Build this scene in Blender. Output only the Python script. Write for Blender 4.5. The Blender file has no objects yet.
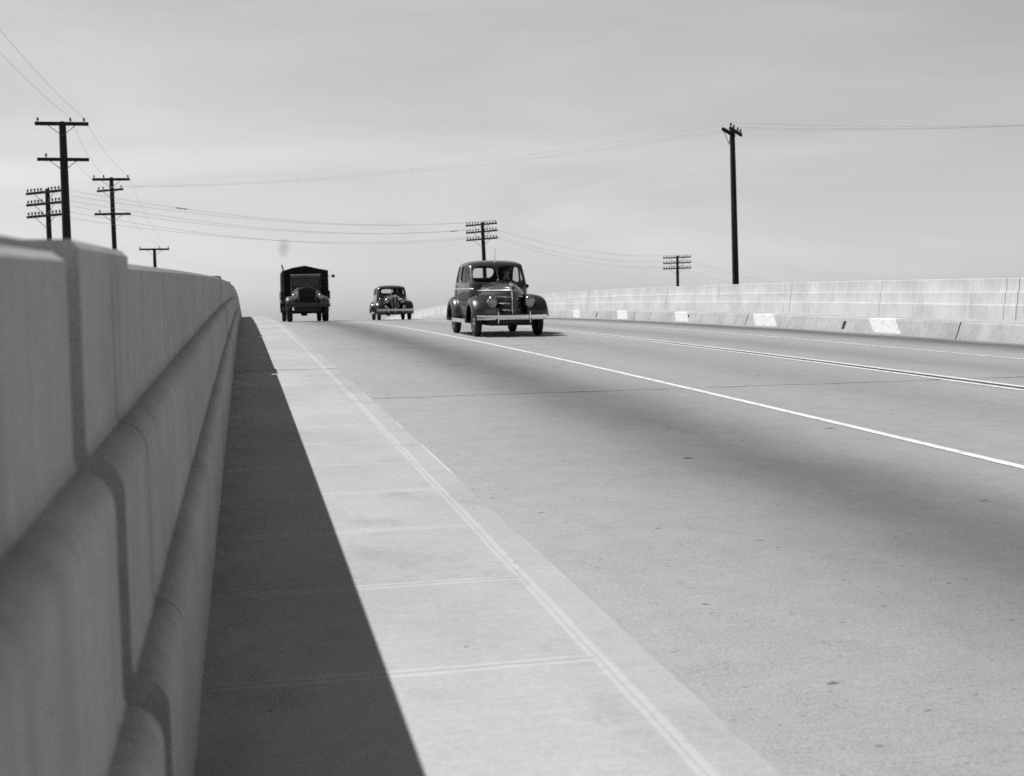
import bpy, bmesh, math, random
from mathutils import Vector, Matrix
random.seed(7)
R = math.radians
sc = bpy.context.scene
COL = sc.collection

# ------------------------------------------------------------------ camera
GRADE, CREST, EYE = 0.045, 0.000263, 1.2265
cam_d = bpy.data.cameras.new("camera")
cam_d.sensor_width = 36.0
cam_d.lens = 1250.0 / 1024.0 * 36.0
cam_d.clip_start = 0.05
cam_d.clip_end = 12000
cam_d.dof.use_dof = True
cam_d.dof.focus_distance = 9.0
cam_d.dof.aperture_fstop = 43.95 / 8.5
cam = bpy.data.objects.new("camera", cam_d)
COL.objects.link(cam)
cr, cu_, cb = (0.978, -0.210, -0.022), (0.031, 0.042, 0.999), (-0.208, -0.977, 0.048)
m3 = Matrix((cr, cu_, cb)).transposed()
m3 = m3.to_quaternion().normalized().to_matrix()
cam.matrix_world = Matrix.Translation((0, 0, EYE)) @ m3.to_4x4()
sc.camera = cam

# ------------------------------------------------------------------ light
SUN = Vector((-0.545, 0.30, 1.0)).normalized()          # towards the sun
SKY_LOW, SKY_HIGH = 2.12, 0.50
elev = math.asin(SUN.z)
azim = math.atan2(SUN.x, SUN.y)
w = bpy.data.worlds.new("World"); sc.world = w; w.use_nodes = True
nt = w.node_tree; nt.nodes.clear()
sky = nt.nodes.new("ShaderNodeTexSky"); sky.sky_type = 'NISHITA'
sky.sun_disc = False; sky.sun_elevation = elev; sky.sun_rotation = azim
sky.air_density = 1.0; sky.dust_density = 1.0; sky.ozone_density = 1.0
bw = nt.nodes.new("ShaderNodeRGBToBW")                   # a black-and-white plate
tc = nt.nodes.new("ShaderNodeTexCoord")
mp = nt.nodes.new("ShaderNodeMapping"); mp.inputs['Scale'].default_value = (1.0, 1.0, 5.5)
nz = nt.nodes.new("ShaderNodeTexNoise"); nz.inputs['Scale'].default_value = 2.3
nz.inputs['Detail'].default_value = 7; nz.inputs['Roughness'].default_value = 0.55
nz.inputs['Distortion'].default_value = 0.6
ramp = nt.nodes.new("ShaderNodeMapRange")
ramp.inputs['From Min'].default_value = 0.42; ramp.inputs['From Max'].default_value = 0.70
ramp.inputs['To Min'].default_value = 0.97; ramp.inputs['To Max'].default_value = 1.15
mul = nt.nodes.new("ShaderNodeMath"); mul.operation = 'MULTIPLY'
comb = nt.nodes.new("ShaderNodeCombineColor")
bg = nt.nodes.new("ShaderNodeBackground"); bg.inputs['Strength'].default_value = 0.06
wo = nt.nodes.new("ShaderNodeOutputWorld")
L = nt.links.new
L(sky.outputs[0], bw.inputs[0]); L(tc.outputs['Generated'], mp.inputs[0]); L(mp.outputs[0], nz.inputs['Vector'])
L(nz.outputs[0], ramp.inputs['Value']); L(bw.outputs[0], mul.inputs[0]); L(ramp.outputs[0], mul.inputs[1])
sx_ = nt.nodes.new("ShaderNodeSeparateXYZ"); L(tc.outputs['Generated'], sx_.inputs[0])
hz = nt.nodes.new("ShaderNodeMapRange"); hz.interpolation_type = 'SMOOTHSTEP'   # hazy pale band low in the sky, deeper overhead
hz.inputs['From Min'].default_value = 0.35; hz.inputs['From Max'].default_value = 0.60
hz.inputs['To Min'].default_value = SKY_LOW; hz.inputs['To Max'].default_value = SKY_HIGH
L(sx_.outputs[2], hz.inputs['Value'])
mul2 = nt.nodes.new("ShaderNodeMath"); mul2.operation = 'MULTIPLY'; L(mul.outputs[0], mul2.inputs[0]); L(hz.outputs[0], mul2.inputs[1])
lift = nt.nodes.new("ShaderNodeMapRange"); lift.interpolation_type = 'SMOOTHSTEP'
for nm, v_ in (('From Min', 0.06), ('From Max', 0.32), ('To Min', 0.97), ('To Max', 1.16)): lift.inputs[nm].default_value = v_
L(sx_.outputs[2], lift.inputs['Value'])
mul3 = nt.nodes.new("ShaderNodeMath"); mul3.operation = 'MULTIPLY'; L(mul2.outputs[0], mul3.inputs[0]); L(lift.outputs[0], mul3.inputs[1])
for i in range(3): L(mul3.outputs[0], comb.inputs[i])
L(comb.outputs[0], bg.inputs[0]); L(bg.outputs[0], wo.inputs[0])

sd = bpy.data.lights.new("sun", 'SUN'); sd.energy = 5.0; sd.angle = R(0.53); sd.color = (1, 1, 1)
sun = bpy.data.objects.new("sun", sd); COL.objects.link(sun)
sun.rotation_euler = SUN.to_track_quat('Z', 'Y').to_euler(); sun.location = (-30, 0, 60)

sc.view_settings.view_transform = 'Standard'; sc.view_settings.look = 'None'
sc.view_settings.gamma = 1; sc.view_settings.use_curve_mapping = False
sc.view_settings.exposure = 0.05
sc.render.engine = 'CYCLES'; sc.cycles.use_denoising = False
sc.cycles.max_bounces = 8; sc.cycles.transparent_max_bounces = 16
sc.cycles.sample_clamp_indirect = 6

# ------------------------------------------------------------------ helpers
def zr(y):                                               # height of the road's surface on the hill of the overpass
    return GRADE * y - CREST * y * y if y > 0 else GRADE * y
def pitch(y): return math.atan(GRADE - 2 * CREST * y) if y > 0 else math.atan(GRADE)

def tag(o, label=None, cat=None, group=None, kind=None):
    if label: o['label'] = label
    if cat: o['category'] = cat
    if group: o['group'] = group
    if kind: o['kind'] = kind
    return o

def thing(name, label, cat, loc=(0, 0, 0), rot=(0, 0, 0), group=None):
    o = bpy.data.objects.new(name, None); COL.objects.link(o)
    o.empty_display_size = 0.3; o.location = loc; o.rotation_euler = rot
    return tag(o, label, cat, group)

class MB:
    def __init__(self): self.v = []; self.f = []
    def add(self, vs, fs):
        n = len(self.v); self.v += [tuple(p) for p in vs]; self.f += [tuple(i + n for i in f) for f in fs]; return self
    def box(self, c, s, rot=None):
        x, y, z = s[0] / 2, s[1] / 2, s[2] / 2
        vs = [Vector((a * x, b * y, d * z)) for d in (-1, 1) for b in (-1, 1) for a in (-1, 1)]
        if rot is not None: vs = [rot @ p for p in vs]
        vs = [p + Vector(c) for p in vs]
        return self.add(vs, [(0, 2, 3, 1), (4, 5, 7, 6), (0, 1, 5, 4), (2, 6, 7, 3), (0, 4, 6, 2), (1, 3, 7, 5)])
    def grid(self, rows, closed=False, caps=False):
        n = len(rows[0]); vs = [p for r in rows for p in r]; fs = []
        for i in range(len(rows) - 1):
            for j in range(n if closed else n - 1):
                k = (j + 1) % n
                fs.append((i * n + j, i * n + k, (i + 1) * n + k, (i + 1) * n + j))
        if caps:
            fs.append(tuple(reversed(range(n)))); fs.append(tuple(range((len(rows) - 1) * n, len(rows) * n)))
        return self.add(vs, fs)
    def tube(self, pts, r, seg=8, r2=None, caps=True):
        pts = [Vector(p) for p in pts]; rows = []
        up = Vector((0, 0, 1))
        for i, p in enumerate(pts):
            d = (pts[min(i + 1, len(pts) - 1)] - pts[max(i - 1, 0)]).normalized()
            a = d.cross(up)
            if a.length < 1e-3: a = d.cross(Vector((1, 0, 0)))
            a.normalize(); b = a.cross(d)
            rr = r if r2 is None else r + (r2 - r) * i / (len(pts) - 1)
            rows.append([p + a * rr * math.cos(t) + b * rr * math.sin(t) for t in [2 * math.pi * k / seg for k in range(seg)]])
        return self.grid(rows, closed=True, caps=caps)
    def lathe(self, prof, axis='z', c=(0, 0, 0), seg=24):   # prof: (radius, along)
        rows = []
        for r, h in prof:
            row = []
            for k in range(seg):
                t = 2 * math.pi * k / seg; p = (r * math.cos(t), r * math.sin(t), h)
                if axis == 'x': p = (p[2], p[0], p[1])
                if axis == 'y': p = (p[0], p[2], p[1])
                row.append((p[0] + c[0], p[1] + c[1], p[2] + c[2]))
            rows.append(row)
        return self.grid(rows, closed=True, caps=True)
    def build(self, name, mat, parent=None, smooth=False, bevel=0, subsurf=0, solid=0, angle=40, seg=2):
        me = bpy.data.meshes.new(name); me.from_pydata(self.v, [], self.f); me.validate()
        bm = bmesh.new(); bm.from_mesh(me)
        bmesh.ops.remove_doubles(bm, verts=bm.verts, dist=1e-5)
        loose = [v for v in bm.verts if not v.link_faces]
        if loose: bmesh.ops.delete(bm, geom=loose, context='VERTS')
        bmesh.ops.recalc_face_normals(bm, faces=bm.faces)
        if smooth:
            for f in bm.faces: f.smooth = True
            if angle < 180:
                for e in bm.edges:
                    if len(e.link_faces) == 2 and e.calc_face_angle(0) > R(angle): e.smooth = False
        bm.to_mesh(me); bm.free()
        me.materials.append(mat)
        o = bpy.data.objects.new(name, me); COL.objects.link(o)
        if parent: o.parent = parent
        if subsurf:
            m = o.modifiers.new("subsurf", 'SUBSURF'); m.levels = subsurf; m.render_levels = subsurf
        if solid:
            m = o.modifiers.new("solid", 'SOLIDIFY'); m.thickness = solid; m.offset = -1
        if bevel:
            m = o.modifiers.new("bevel", 'BEVEL'); m.width = bevel; m.segments = seg; m.limit_method = 'ANGLE'; m.angle_limit = R(35)
            m.harden_normals = False
        return o

def stations(y0, y1, step):
    n = max(1, int(math.ceil((y1 - y0) / step))); return [y0 + (y1 - y0) * i / n for i in range(n + 1)]

def sweep(prof, y0, y1, step=1.5, base=zr, caps=True):     # closed profile (x, dz) swept along the hill
    mb = MB(); rows = [[(x, y, base(y) + z) for x, z in prof] for y in stations(y0, y1, step)]
    return mb.grid(rows, closed=True, caps=caps)

def sheet(x0, x1, y0, y1, dz, step=1.5, nx=1):
    mb = MB(); rows = [[(x0 + (x1 - x0) * i / nx, y, zr(y) + dz) for i in range(nx + 1)] for y in stations(y0, y1, step)]
    return mb.grid(rows)

# ------------------------------------------------------------------ materials (all grey: the photograph is black and white)
class N:
    """small wrapper to write node maths as expressions"""
    def __init__(s, m): s.m = m; s.t = m.node_tree
    def n(s, typ, **kw):
        nd = s.t.nodes.new(typ)
        for k, v in kw.items(): setattr(nd, k, v)
        return nd
    def put(s, sock, v):
        if hasattr(v, 'is_output'): s.t.links.new(v, sock)
        else: sock.default_value = v
    def op(s, o, a, b=0.0, c=0.0, clamp=False):
        nd = s.n('ShaderNodeMath', operation=o, use_clamp=clamp)
        for i, v in enumerate((a, b, c)): s.put(nd.inputs[i], v)
        return nd.outputs[0]
    def rng(s, v, a, b, c, d):
        nd = s.n('ShaderNodeMapRange', interpolation_type='SMOOTHSTEP')
        for k, x in zip(('Value', 'From Min', 'From Max', 'To Min', 'To Max'), (v, a, b, c, d)): s.put(nd.inputs[k], x)
        return nd.outputs[0]
    def coord(s):
        return s.n('ShaderNodeTexCoord').outputs['Object']
    def xyz(s, v=None):
        nd = s.n('ShaderNodeSeparateXYZ'); s.t.links.new(v or s.coord(), nd.inputs[0]); return nd.outputs
    def noise(s, scale, stretch=(1, 1, 1), detail=4, rough=0.55, dist=0.0, off=(0, 0, 0)):
        mp = s.n('ShaderNodeMapping'); mp.inputs['Scale'].default_value = stretch; mp.inputs['Location'].default_value = off
        s.t.links.new(s.coord(), mp.inputs[0])
        nd = s.n('ShaderNodeTexNoise'); nd.inputs['Scale'].default_value = scale; nd.inputs['Detail'].default_value = detail
        nd.inputs['Roughness'].default_value = rough; nd.inputs['Distortion'].default_value = dist
        s.t.links.new(mp.outputs[0], nd.inputs['Vector']); return nd.outputs[0]
    def voro(s, scale, stretch=(1, 1, 1)):
        mp = s.n('ShaderNodeMapping'); mp.inputs['Scale'].default_value = stretch
        s.t.links.new(s.coord(), mp.inputs[0])
        nd = s.n('ShaderNodeTexVoronoi'); nd.inputs['Scale'].default_value = scale; s.t.links.new(mp.outputs[0], nd.inputs['Vector'])
        return nd.outputs
    def grey(s, v):
        nd = s.n('ShaderNodeCombineColor')
        for i in range(3): s.put(nd.inputs[i], v)
        return nd.outputs[0]
    def bump(s, h, strength=0.3, dist=0.01):
        nd = s.n('ShaderNodeBump'); nd.inputs['Strength'].default_value = strength; nd.inputs['Distance'].default_value = dist
        s.t.links.new(h, nd.inputs['Height']); s.t.links.new(nd.outputs[0], s.bsdf.inputs['Normal'])

def mat(name, grey=0.3, rough=0.7, metal=0.0, coat=0.0, spec=0.5):
    m = bpy.data.materials.new(name); m.use_nodes = True
    k = N(m); b = m.node_tree.nodes['Principled BSDF']; k.bsdf = b
    b.inputs['Base Color'].default_value = (grey, grey, grey, 1); b.inputs['Roughness'].default_value = rough
    b.inputs['Metallic'].default_value = metal; b.inputs['Coat Weight'].default_value = coat
    b.inputs['Coat Roughness'].default_value = 0.06; b.inputs['Specular IOR Level'].default_value = spec
    return m, k

def varied(name, grey, rough, amp=0.25, scale=6.0, metal=0.0, coat=0.0, stretch=(1, 1, 1), bump=0.0, spec=0.5):
    m, k = mat(name, grey, rough, metal, coat, spec)
    n = k.noise(scale, stretch, 5, 0.6)
    v = k.rng(n, 0.25, 0.75, grey * (1 - amp), grey * (1 + amp))
    k.put(k.bsdf.inputs['Base Color'], k.grey(v))
    r = k.rng(k.noise(scale * 2.3, stretch, 3), 0.3, 0.7, max(0.02, rough * 0.8), min(1, rough * 1.2))
    k.put(k.bsdf.inputs['Roughness'], r)
    if bump: k.bump(n, bump, 0.01)
    return m

def tri(k, v, period, offset=0.0):                        # distance to the nearest multiple of period
    a = k.op('SUBTRACT', v, offset)
    a = k.op('DIVIDE', a, period); fr = k.op('FRACT', a)
    d = k.op('ABSOLUTE', k.op('SUBTRACT', fr, 0.5)); d = k.op('SUBTRACT', 0.5, d)
    return k.op('MULTIPLY', d, period)

def M_walk():
    m, k = mat("sidewalk concrete", 0.4, 0.9, spec=0.25)
    x, y, z = k.xyz()
    big = k.noise(0.9, (1, 0.6, 1), 5, 0.6); fine = k.noise(34, (0.25, 3.2, 1), 4, 0.65); grit = k.noise(260, (1, 1, 1), 2)
    v = k.op('ADD', k.rng(big, 0.3, 0.7, 0.385, 0.465), k.rng(fine, 0.3, 0.7, -0.020, 0.020))
    v = k.op('ADD', v, k.rng(grit, 0.3, 0.7, -0.045, 0.045)); v = k.op('ADD', v, k.rng(k.noise(45, (1, 1, 1), 4, 0.7, off=(3, 3, 3)), 0.3, 0.7, -0.022, 0.022))
    wob = k.rng(k.noise(3, (1, 1, 1), 3), 0.3, 0.7, -0.003, 0.003)
    d = tri(k, k.op('ADD', y, wob), 0.85, 0.385)
    band = k.rng(d, 0.022, 0.030, 1.0, 0.0)               # smooth trowelled border of each slab
    groove = k.rng(d, 0.004, 0.010, 1.0, 0.0)
    inside = k.rng(x, 0.818, 0.820, 1.0, 0.0)
    band = k.op('MULTIPLY', band, inside); groove = k.op('MULTIPLY', groove, inside)
    e = k.op('ABSOLUTE', k.op('SUBTRACT', k.op('ADD', x, wob), 0.827))
    band2 = k.rng(e, 0.018, 0.024, 1.0, 0.0); groove2 = k.op('MULTIPLY', k.rng(e, 0.002, 0.007, 1.0, 0.0), 0.45)
    dj = k.op('ABSOLUTE', k.op('SUBTRACT', k.op('ADD', y, k.op('MULTIPLY', wob, 2.0)), 13.42))
    joint = k.rng(dj, 0.020, 0.032, 1.0, 0.0)
    v = k.op('MULTIPLY_ADD', k.op('MAXIMUM', band, band2), 0.075, v)
    g = k.op('MAXIMUM', groove, groove2)
    v = k.op('MULTIPLY', v, k.op('SUBTRACT', 1.0, k.op('MULTIPLY', g, 0.22)))
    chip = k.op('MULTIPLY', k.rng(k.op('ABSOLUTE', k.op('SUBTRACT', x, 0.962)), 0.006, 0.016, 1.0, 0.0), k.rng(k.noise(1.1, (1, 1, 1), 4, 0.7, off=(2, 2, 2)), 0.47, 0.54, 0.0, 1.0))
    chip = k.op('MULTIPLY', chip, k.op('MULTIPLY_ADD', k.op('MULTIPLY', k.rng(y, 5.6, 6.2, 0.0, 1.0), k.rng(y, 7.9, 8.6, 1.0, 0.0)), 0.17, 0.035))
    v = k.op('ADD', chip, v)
    dirt = k.op('MULTIPLY', k.rng(x, -0.12, 0.10, 1.0, 0.0), k.rng(k.noise(6, (1, 0.5, 1), 5, 0.7), 0.35, 0.65, 0.0, 1.0))
    v = k.op('MULTIPLY', v, k.op('SUBTRACT', 1.0, k.op('MULTIPLY', dirt, 0.25)))
    stain = k.rng(k.noise(2.6, (1, 0.7, 1), 6, 0.72, off=(7, 1, 4)), 0.52, 0.70, 0.0, 1.0)
    v = k.op('MULTIPLY', v, k.op('SUBTRACT', 1.0, k.op('MULTIPLY', stain, 0.15)))
    v = k.op('MULTIPLY', v, k.op('SUBTRACT', 1.0, k.op('MULTIPLY', joint, 0.8)))
    sp = k.voro(9.0)['Distance']; spn = k.noise(1.7, (1, 1, 1), 2)
    spot = k.op('MULTIPLY', k.rng(sp, 0.05, 0.08, 1.0, 0.0), k.rng(spn, 0.54, 0.58, 0.0, 1.0))
    v = k.op('MULTIPLY', v, k.op('SUBTRACT', 1.0, k.op('MULTIPLY', spot, 0.5)))
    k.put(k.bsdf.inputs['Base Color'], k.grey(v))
    h = k.op('SUBTRACT', k.op('ADD', k.op('MULTIPLY', fine, 0.25), k.op('MULTIPLY', grit, 0.1)), k.op('MULTIPLY', g, 0.5))
    k.bump(h, 0.35, 0.006)
    return m

def M_road():
    m, k = mat("road concrete", 0.3, 0.85, spec=0.3)
    x, y, z = k.xyz()
    big = k.noise(0.55, (1, 0.35, 1), 6, 0.62); mid = k.noise(5, (1, 0.7, 1), 5, 0.6); grit = k.noise(110, (1, 1, 1), 3, 0.7)
    cross = k.noise(22, (0.18, 2.6, 1), 4, 0.65)
    v = k.op('ADD', k.rng(big, 0.3, 0.7, 0.282, 0.308), k.rng(mid, 0.3, 0.7, -0.013, 0.013))
    v = k.op('ADD', v, k.rng(grit, 0.3, 0.7, -0.052, 0.052)); v = k.op('ADD', v, k.rng(cross, 0.3, 0.7, -0.014, 0.014))
    wobx = k.rng(k.noise(0.35, (0.3, 1, 1), 4), 0.3, 0.7, -0.10, 0.10)
    xx = k.op('ADD', x, wobx)
    def lane(c, wd, depth):                               # oil dripped along the middle of a lane
        q = k.op('DIVIDE', k.op('SUBTRACT', xx, c), wd)
        return k.op('MULTIPLY', k.op('POWER', 2.718, k.op('MULTIPLY', k.op('MULTIPLY', q, q), -1.0)), depth)
    dark = lane(3.3, 0.82, 0.56)
    for c, wd, dp in ((6.4, 0.7, 0.16), (9.2, 0.6, 0.20), (11.75, 0.45, 0.22), (12.45, 0.52, 0.60)):
        dark = k.op('ADD', dark, lane(c, wd, dp))
    mott = k.rng(k.noise(2.2, (1, 0.25, 1), 5, 0.65, off=(5, 3, 1)), 0.25, 0.75, 0.92, 1.08)
    dark = k.op('MULTIPLY', dark, mott, clamp=True)
    v = k.op('MULTIPLY', v, k.op('SUBTRACT', 1.0, dark))
    # paler dusty strip along the kerb
    v = k.op('MULTIPLY', v, k.rng(x, 0.9, 2.1, 1.13, 1.0))
    # slab joints
    wob = k.rng(k.noise(1.4, (1, 1, 1), 5, 0.7), 0.3, 0.7, -0.03, 0.03)
    dj = tri(k, k.op('ADD', y, wob), 10.35, 2.5)
    wdt = k.rng(k.noise(2.0, (1, 1, 1), 3, off=(9, 1, 1)), 0.35, 0.65, 0.014, 0.032)
    joint = k.rng(k.op('DIVIDE', dj, wdt), 0.6, 1.2, 1.0, 0.0)
    v = k.op('MULTIPLY', v, k.op('SUBTRACT', 1.0, k.op('MULTIPLY', joint, 0.82)))
    # drops of oil and grit
    for sc_, thr, gate, g2, amt in ((1.35, 0.060, 0.52, 0.55, 0.72), (3.6, 0.075, 0.49, 0.53, 0.58), (9.0, 0.10, 0.44, 0.52, 0.42), (24.0, 0.16, 0.46, 0.56, 0.34)):
        sp = k.voro(sc_, (0.75, 1.25, 1))['Distance']; jig = k.rng(k.noise(sc_ * 9, (1, 1, 1), 3), 0.3, 0.7, -0.02, 0.02)
        gt = k.noise(sc_ * 0.45, (1, 1, 1), 2, off=(sc_, 2, 7))
        spot = k.op('MULTIPLY', k.rng(k.op('ADD', sp, jig), thr * 0.7, thr, 1.0, 0.0), k.rng(gt, gate, g2, 0.0, 1.0))
        v = k.op('MULTIPLY', v, k.op('SUBTRACT', 1.0, k.op('MULTIPLY', spot, amt)))
    k.put(k.bsdf.inputs['Base Color'], k.grey(v))
    h = k.op('ADD', k.op('MULTIPLY', grit, 0.3), k.op('MULTIPLY', cross, 0.5)); k.bump(h, 0.3, 0.006)
    return m

def M_wall(name, base, streak=0.10, boards=0.0):
    m, k = mat(name, base, 0.88, spec=0.25)
    x, y, z = k.xyz()
    big = k.noise(1.1, (1, 1, 1), 5, 0.6); st = k.noise(9, (1, 1, 0.06), 5, 0.65); st2 = k.noise(38, (1, 1, 0.10), 3, 0.6)
    pit = k.voro(26.0)['Distance']; grit = k.noise(150, (1, 1, 1), 3); clot = k.noise(16, (1, 1, 1), 5, 0.7, off=(3, 8, 2))
    v = k.op('ADD', k.rng(big, 0.3, 0.7, base * 0.87, base * 1.08), k.rng(st, 0.3, 0.7, -base * streak, base * streak))
    v = k.op('ADD', v, k.rng(st2, 0.3, 0.7, -base * streak * 0.6, base * streak * 0.6))
    v = k.op('ADD', v, k.rng(grit, 0.3, 0.7, -base * 0.08, base * 0.08))
    v = k.op('ADD', v, k.rng(clot, 0.35, 0.7, -base * 0.05, base * 0.06))
    drip = k.op('MULTIPLY', k.rng(k.noise(5, (1, 1, 0.05), 4, 0.7, off=(1, 4, 0)), 0.56, 0.68, 0.0, 1.0), k.rng(k.noise(1.3, (1, 1, 1), 3), 0.4, 0.65, 0.0, 1.0))
    v = k.op('MULTIPLY', v, k.op('SUBTRACT', 1.0, k.op('MULTIPLY', drip, 0.16)))
    hole = k.op('MULTIPLY', k.rng(pit, 0.06, 0.11, 1.0, 0.0), k.rng(k.noise(3, (1, 1, 1), 2), 0.50, 0.56, 0, 1))
    v = k.op('MULTIPLY', v, k.op('SUBTRACT', 1.0, k.op('MULTIPLY', hole, 0.45)))
    h = k.op('SUBTRACT', k.op('ADD', k.op('MULTIPLY', st2, 0.35), k.op('ADD', k.op('MULTIPLY', grit, 0.2), k.op('MULTIPLY', clot, 0.4))), k.op('MULTIPLY', hole, 0.8))
    if boards:                                            # faint edges left by the form boards
        wb = k.rng(k.noise(4, (1, 1, 1), 3), 0.3, 0.7, -0.006, 0.006)
        b = k.rng(tri(k, k.op('ADD', y, wb), boards, 0.07), 0.001, 0.005, 1.0, 0.0)
        v = k.op('MULTIPLY', v, k.op('SUBTRACT', 1.0, k.op('MULTIPLY', b, 0.12))); h = k.op('ADD', h, k.op('MULTIPLY', b, 0.5))
    k.put(k.bsdf.inputs['Base Color'], k.grey(v)); k.bump(h, 0.32, 0.006)
    return m

def M_paint(name, base, wear=0.5):
    m, k = mat(name, base, 0.75, spec=0.3)
    n = k.noise(14, (1, 0.5, 1), 6, 0.7); g = k.noise(120, (1, 1, 1), 2)
    v = k.op('MULTIPLY', k.rng(n, 0.34, 0.52, base * (1 - wear), base), k.rng(g, 0.3, 0.7, 0.92, 1.05))
    k.put(k.bsdf.inputs['Base Color'], k.grey(v)); return m

def M_ground():
    m, k = mat("dry ground", 0.2, 0.95, spec=0.1)
    v = k.op('ADD', k.rng(k.noise(0.02, (1, 1, 1), 6, 0.65), 0.3, 0.7, 0.15, 0.20), k.rng(k.noise(1.5, (1, 1, 1), 5, 0.7), 0.3, 0.7, -0.04, 0.04))
    k.put(k.bsdf.inputs['Base Color'], k.grey(v)); return m

def M_glass(name, tint=0.9):
    m = bpy.data.materials.new(name); m.use_nodes = True; t = m.node_tree; t.nodes.clear()
    o = t.nodes.new('ShaderNodeOutputMaterial'); mx = t.nodes.new('ShaderNodeMixShader')
    tr = t.nodes.new('ShaderNodeBsdfTransparent'); tr.inputs[0].default_value = (tint, tint, tint, 1)
    gl = t.nodes.new('ShaderNodeBsdfGlossy'); gl.inputs['Roughness'].default_value = 0.03
    lw = t.nodes.new('ShaderNodeLayerWeight'); pw = t.nodes.new('ShaderNodeMath'); pw.operation = 'POWER'; pw.inputs[1].default_value = 4.5
    lw.inputs['Blend'].default_value = 0.5
    fr = t.nodes.new('ShaderNodeMath'); fr.operation = 'MULTIPLY_ADD'; fr.inputs[1].default_value = 0.6; fr.inputs[2].default_value = 0.05
    t.links.new(lw.outputs['Facing'], pw.inputs[0]); t.links.new(pw.outputs[0], fr.inputs[0]); t.links.new(fr.outputs[0], mx.inputs[0]); t.links.new(tr.outputs[0], mx.inputs[1]); t.links.new(gl.outputs[0], mx.inputs[2])
    t.links.new(mx.outputs[0], o.inputs[0]); return m

WALK, ROAD = M_walk(), M_road()
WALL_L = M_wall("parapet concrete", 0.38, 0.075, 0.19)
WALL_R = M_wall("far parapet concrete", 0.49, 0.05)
KERB = M_wall("kerb concrete", 0.39, 0.09)
WHITE = M_paint("white road paint", 0.68, 0.35)
WHITE_KERB = M_paint("scuffed kerb paint", 0.62, 0.24)
WHITE_OLD = M_paint("faded road paint", 0.62, 0.5)
TAR = varied("tar strip", 0.045, 0.6, 0.4, 20)
GROUND = M_ground()
POLE = varied("creosoted wood", 0.022, 0.85, 0.5, 5, stretch=(1, 1, 0.08), spec=0.2)
INSUL = varied("insulator glass", 0.05, 0.25, 0.2, 8)
WIRE = varied("weathered copper wire", 0.42, 0.6, 0.2, 3)
IRON = varied("galvanised iron", 0.06, 0.5, 0.3, 8, metal=0.6)

# ------------------------------------------------------------------ setting: ground, embankment, roadway
Y0, Y1 = -135.0, 262.0
gz = -6.6
mb = MB(); mb.add([(-5000, -5000, gz), (5000, -5000, gz), (5000, 9000, gz), (-5000, 9000, gz)], [(0, 1, 2, 3)])
tag(mb.build("ground", GROUND), kind='structure')

rows = []
for y in stations(Y0, Y1, 4.0):
    z = zr(y) - 0.35; d = max(0.05, z - gz) * 1.2
    rows.append([(-0.62 - d, y, gz - 0.3), (-0.62, y, z), (15.2, y, z), (15.2 + d, y, gz - 0.3)])
mb = MB().grid(rows)
tag(mb.build("embankment", GROUND), kind='structure')

tag(sheet(0.90, 13.3, Y0, Y1, 0.0, 1.5, 4).build("road", ROAD, smooth=True), kind='structure')
road = bpy.data.objects["road"]
def line(name, xc, wd, mtl, y0=-40.0, y1=140.0, dz=0.004):
    o = sheet(xc - wd / 2, xc + wd / 2, y0, y1, dz, 1.5).build(name, mtl, road, smooth=True); return o
line("lane_line", 4.68, 0.088, WHITE)
line("lane_line", 7.765, 0.10, WHITE)
line("lane_line", 7.995, 0.10, WHITE)
line("tar_seam", 7.88, 0.115, TAR)
line("lane_line", 10.60, 0.095, WHITE_OLD)

KL, KR = 0.2825, 0.32
prof = [(-0.62, -0.35), (0.99, -0.35), (0.995, -0.02), (0.985, KL - 0.035), (0.972, KL - 0.010), (0.95, KL), (-0.62, KL)]
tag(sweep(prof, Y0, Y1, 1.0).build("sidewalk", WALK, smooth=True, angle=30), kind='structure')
prof = [(13.05, -0.35), (13.05, 0.0), (13.10, 0.15), (13.145, KR - 0.02), (13.17, KR), (15.2, KR), (15.2, -0.35)]
tag(sweep(prof, Y0, Y1, 1.0).build("kerb", KERB, smooth=True, angle=30), kind='structure')
kerb = bpy.data.objects["kerb"]
def kerb_patch(ya, yb, lean, name, mtl, zlo, zhi, proud=0.004):
    pts = [(13.05, 0.0), (13.10, 0.15), (13.145, KR - 0.02), (13.17, KR)]
    def xat(z):
        for (xa, za), (xb, zb) in zip(pts, pts[1:]):
            if z <= zb + 1e-6: return xa + (xb - xa) * (z - za) / (zb - za)
        return 13.17
    zs = [zlo + (zhi - zlo) * i / 8 for i in range(9)]
    if zhi > KR - 0.05: zs = [zz for zz in zs if zz < KR - 0.025] + [KR - 0.02, KR]
    rows = []
    for zz in zs:
        s = lean * (zz - zlo) / (zhi - zlo)
        rows.append([(xat(zz) - proud, ya + s + (yb - ya) * i / 4, zr(ya + s + (yb - ya) * i / 4) + zz + (proud if zz > KR - 0.01 else 0)) for i in range(5)])
    if zhi > KR - 0.05:
        s = lean
        rows.append([(13.62, ya + s + (yb - ya) * i / 4, zr(ya + s + (yb - ya) * i / 4) + KR + proud) for i in range(5)])
    return MB().grid(rows).build(name, mtl, kerb)
for ya, yb in ((23.30, 24.75), (29.35, 31.0), (35.7, 37.15), (41.8, 43.3), (48.1, 49.5), (54.3, 55.7)):
    kerb_patch(ya - 0.08, yb - 0.40, 0.40, "painted_block", WHITE_KERB, 0.03, KR)
DARK = varied("open slot", 0.012, 0.9, 0.3, 10)
for y in (25.72, 35.76, 45.75):
    kerb_patch(y, y + 0.13, -0.02, "drain_slot", DARK, 0.06, 0.24, 0.003)
for y in (21.2, 31.3, 41.1, 51.3, 11.1):
    kerb_patch(y, y + 0.035, -0.02, "kerb_joint", DARK, 0.0, KR, 0.0025)

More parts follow.
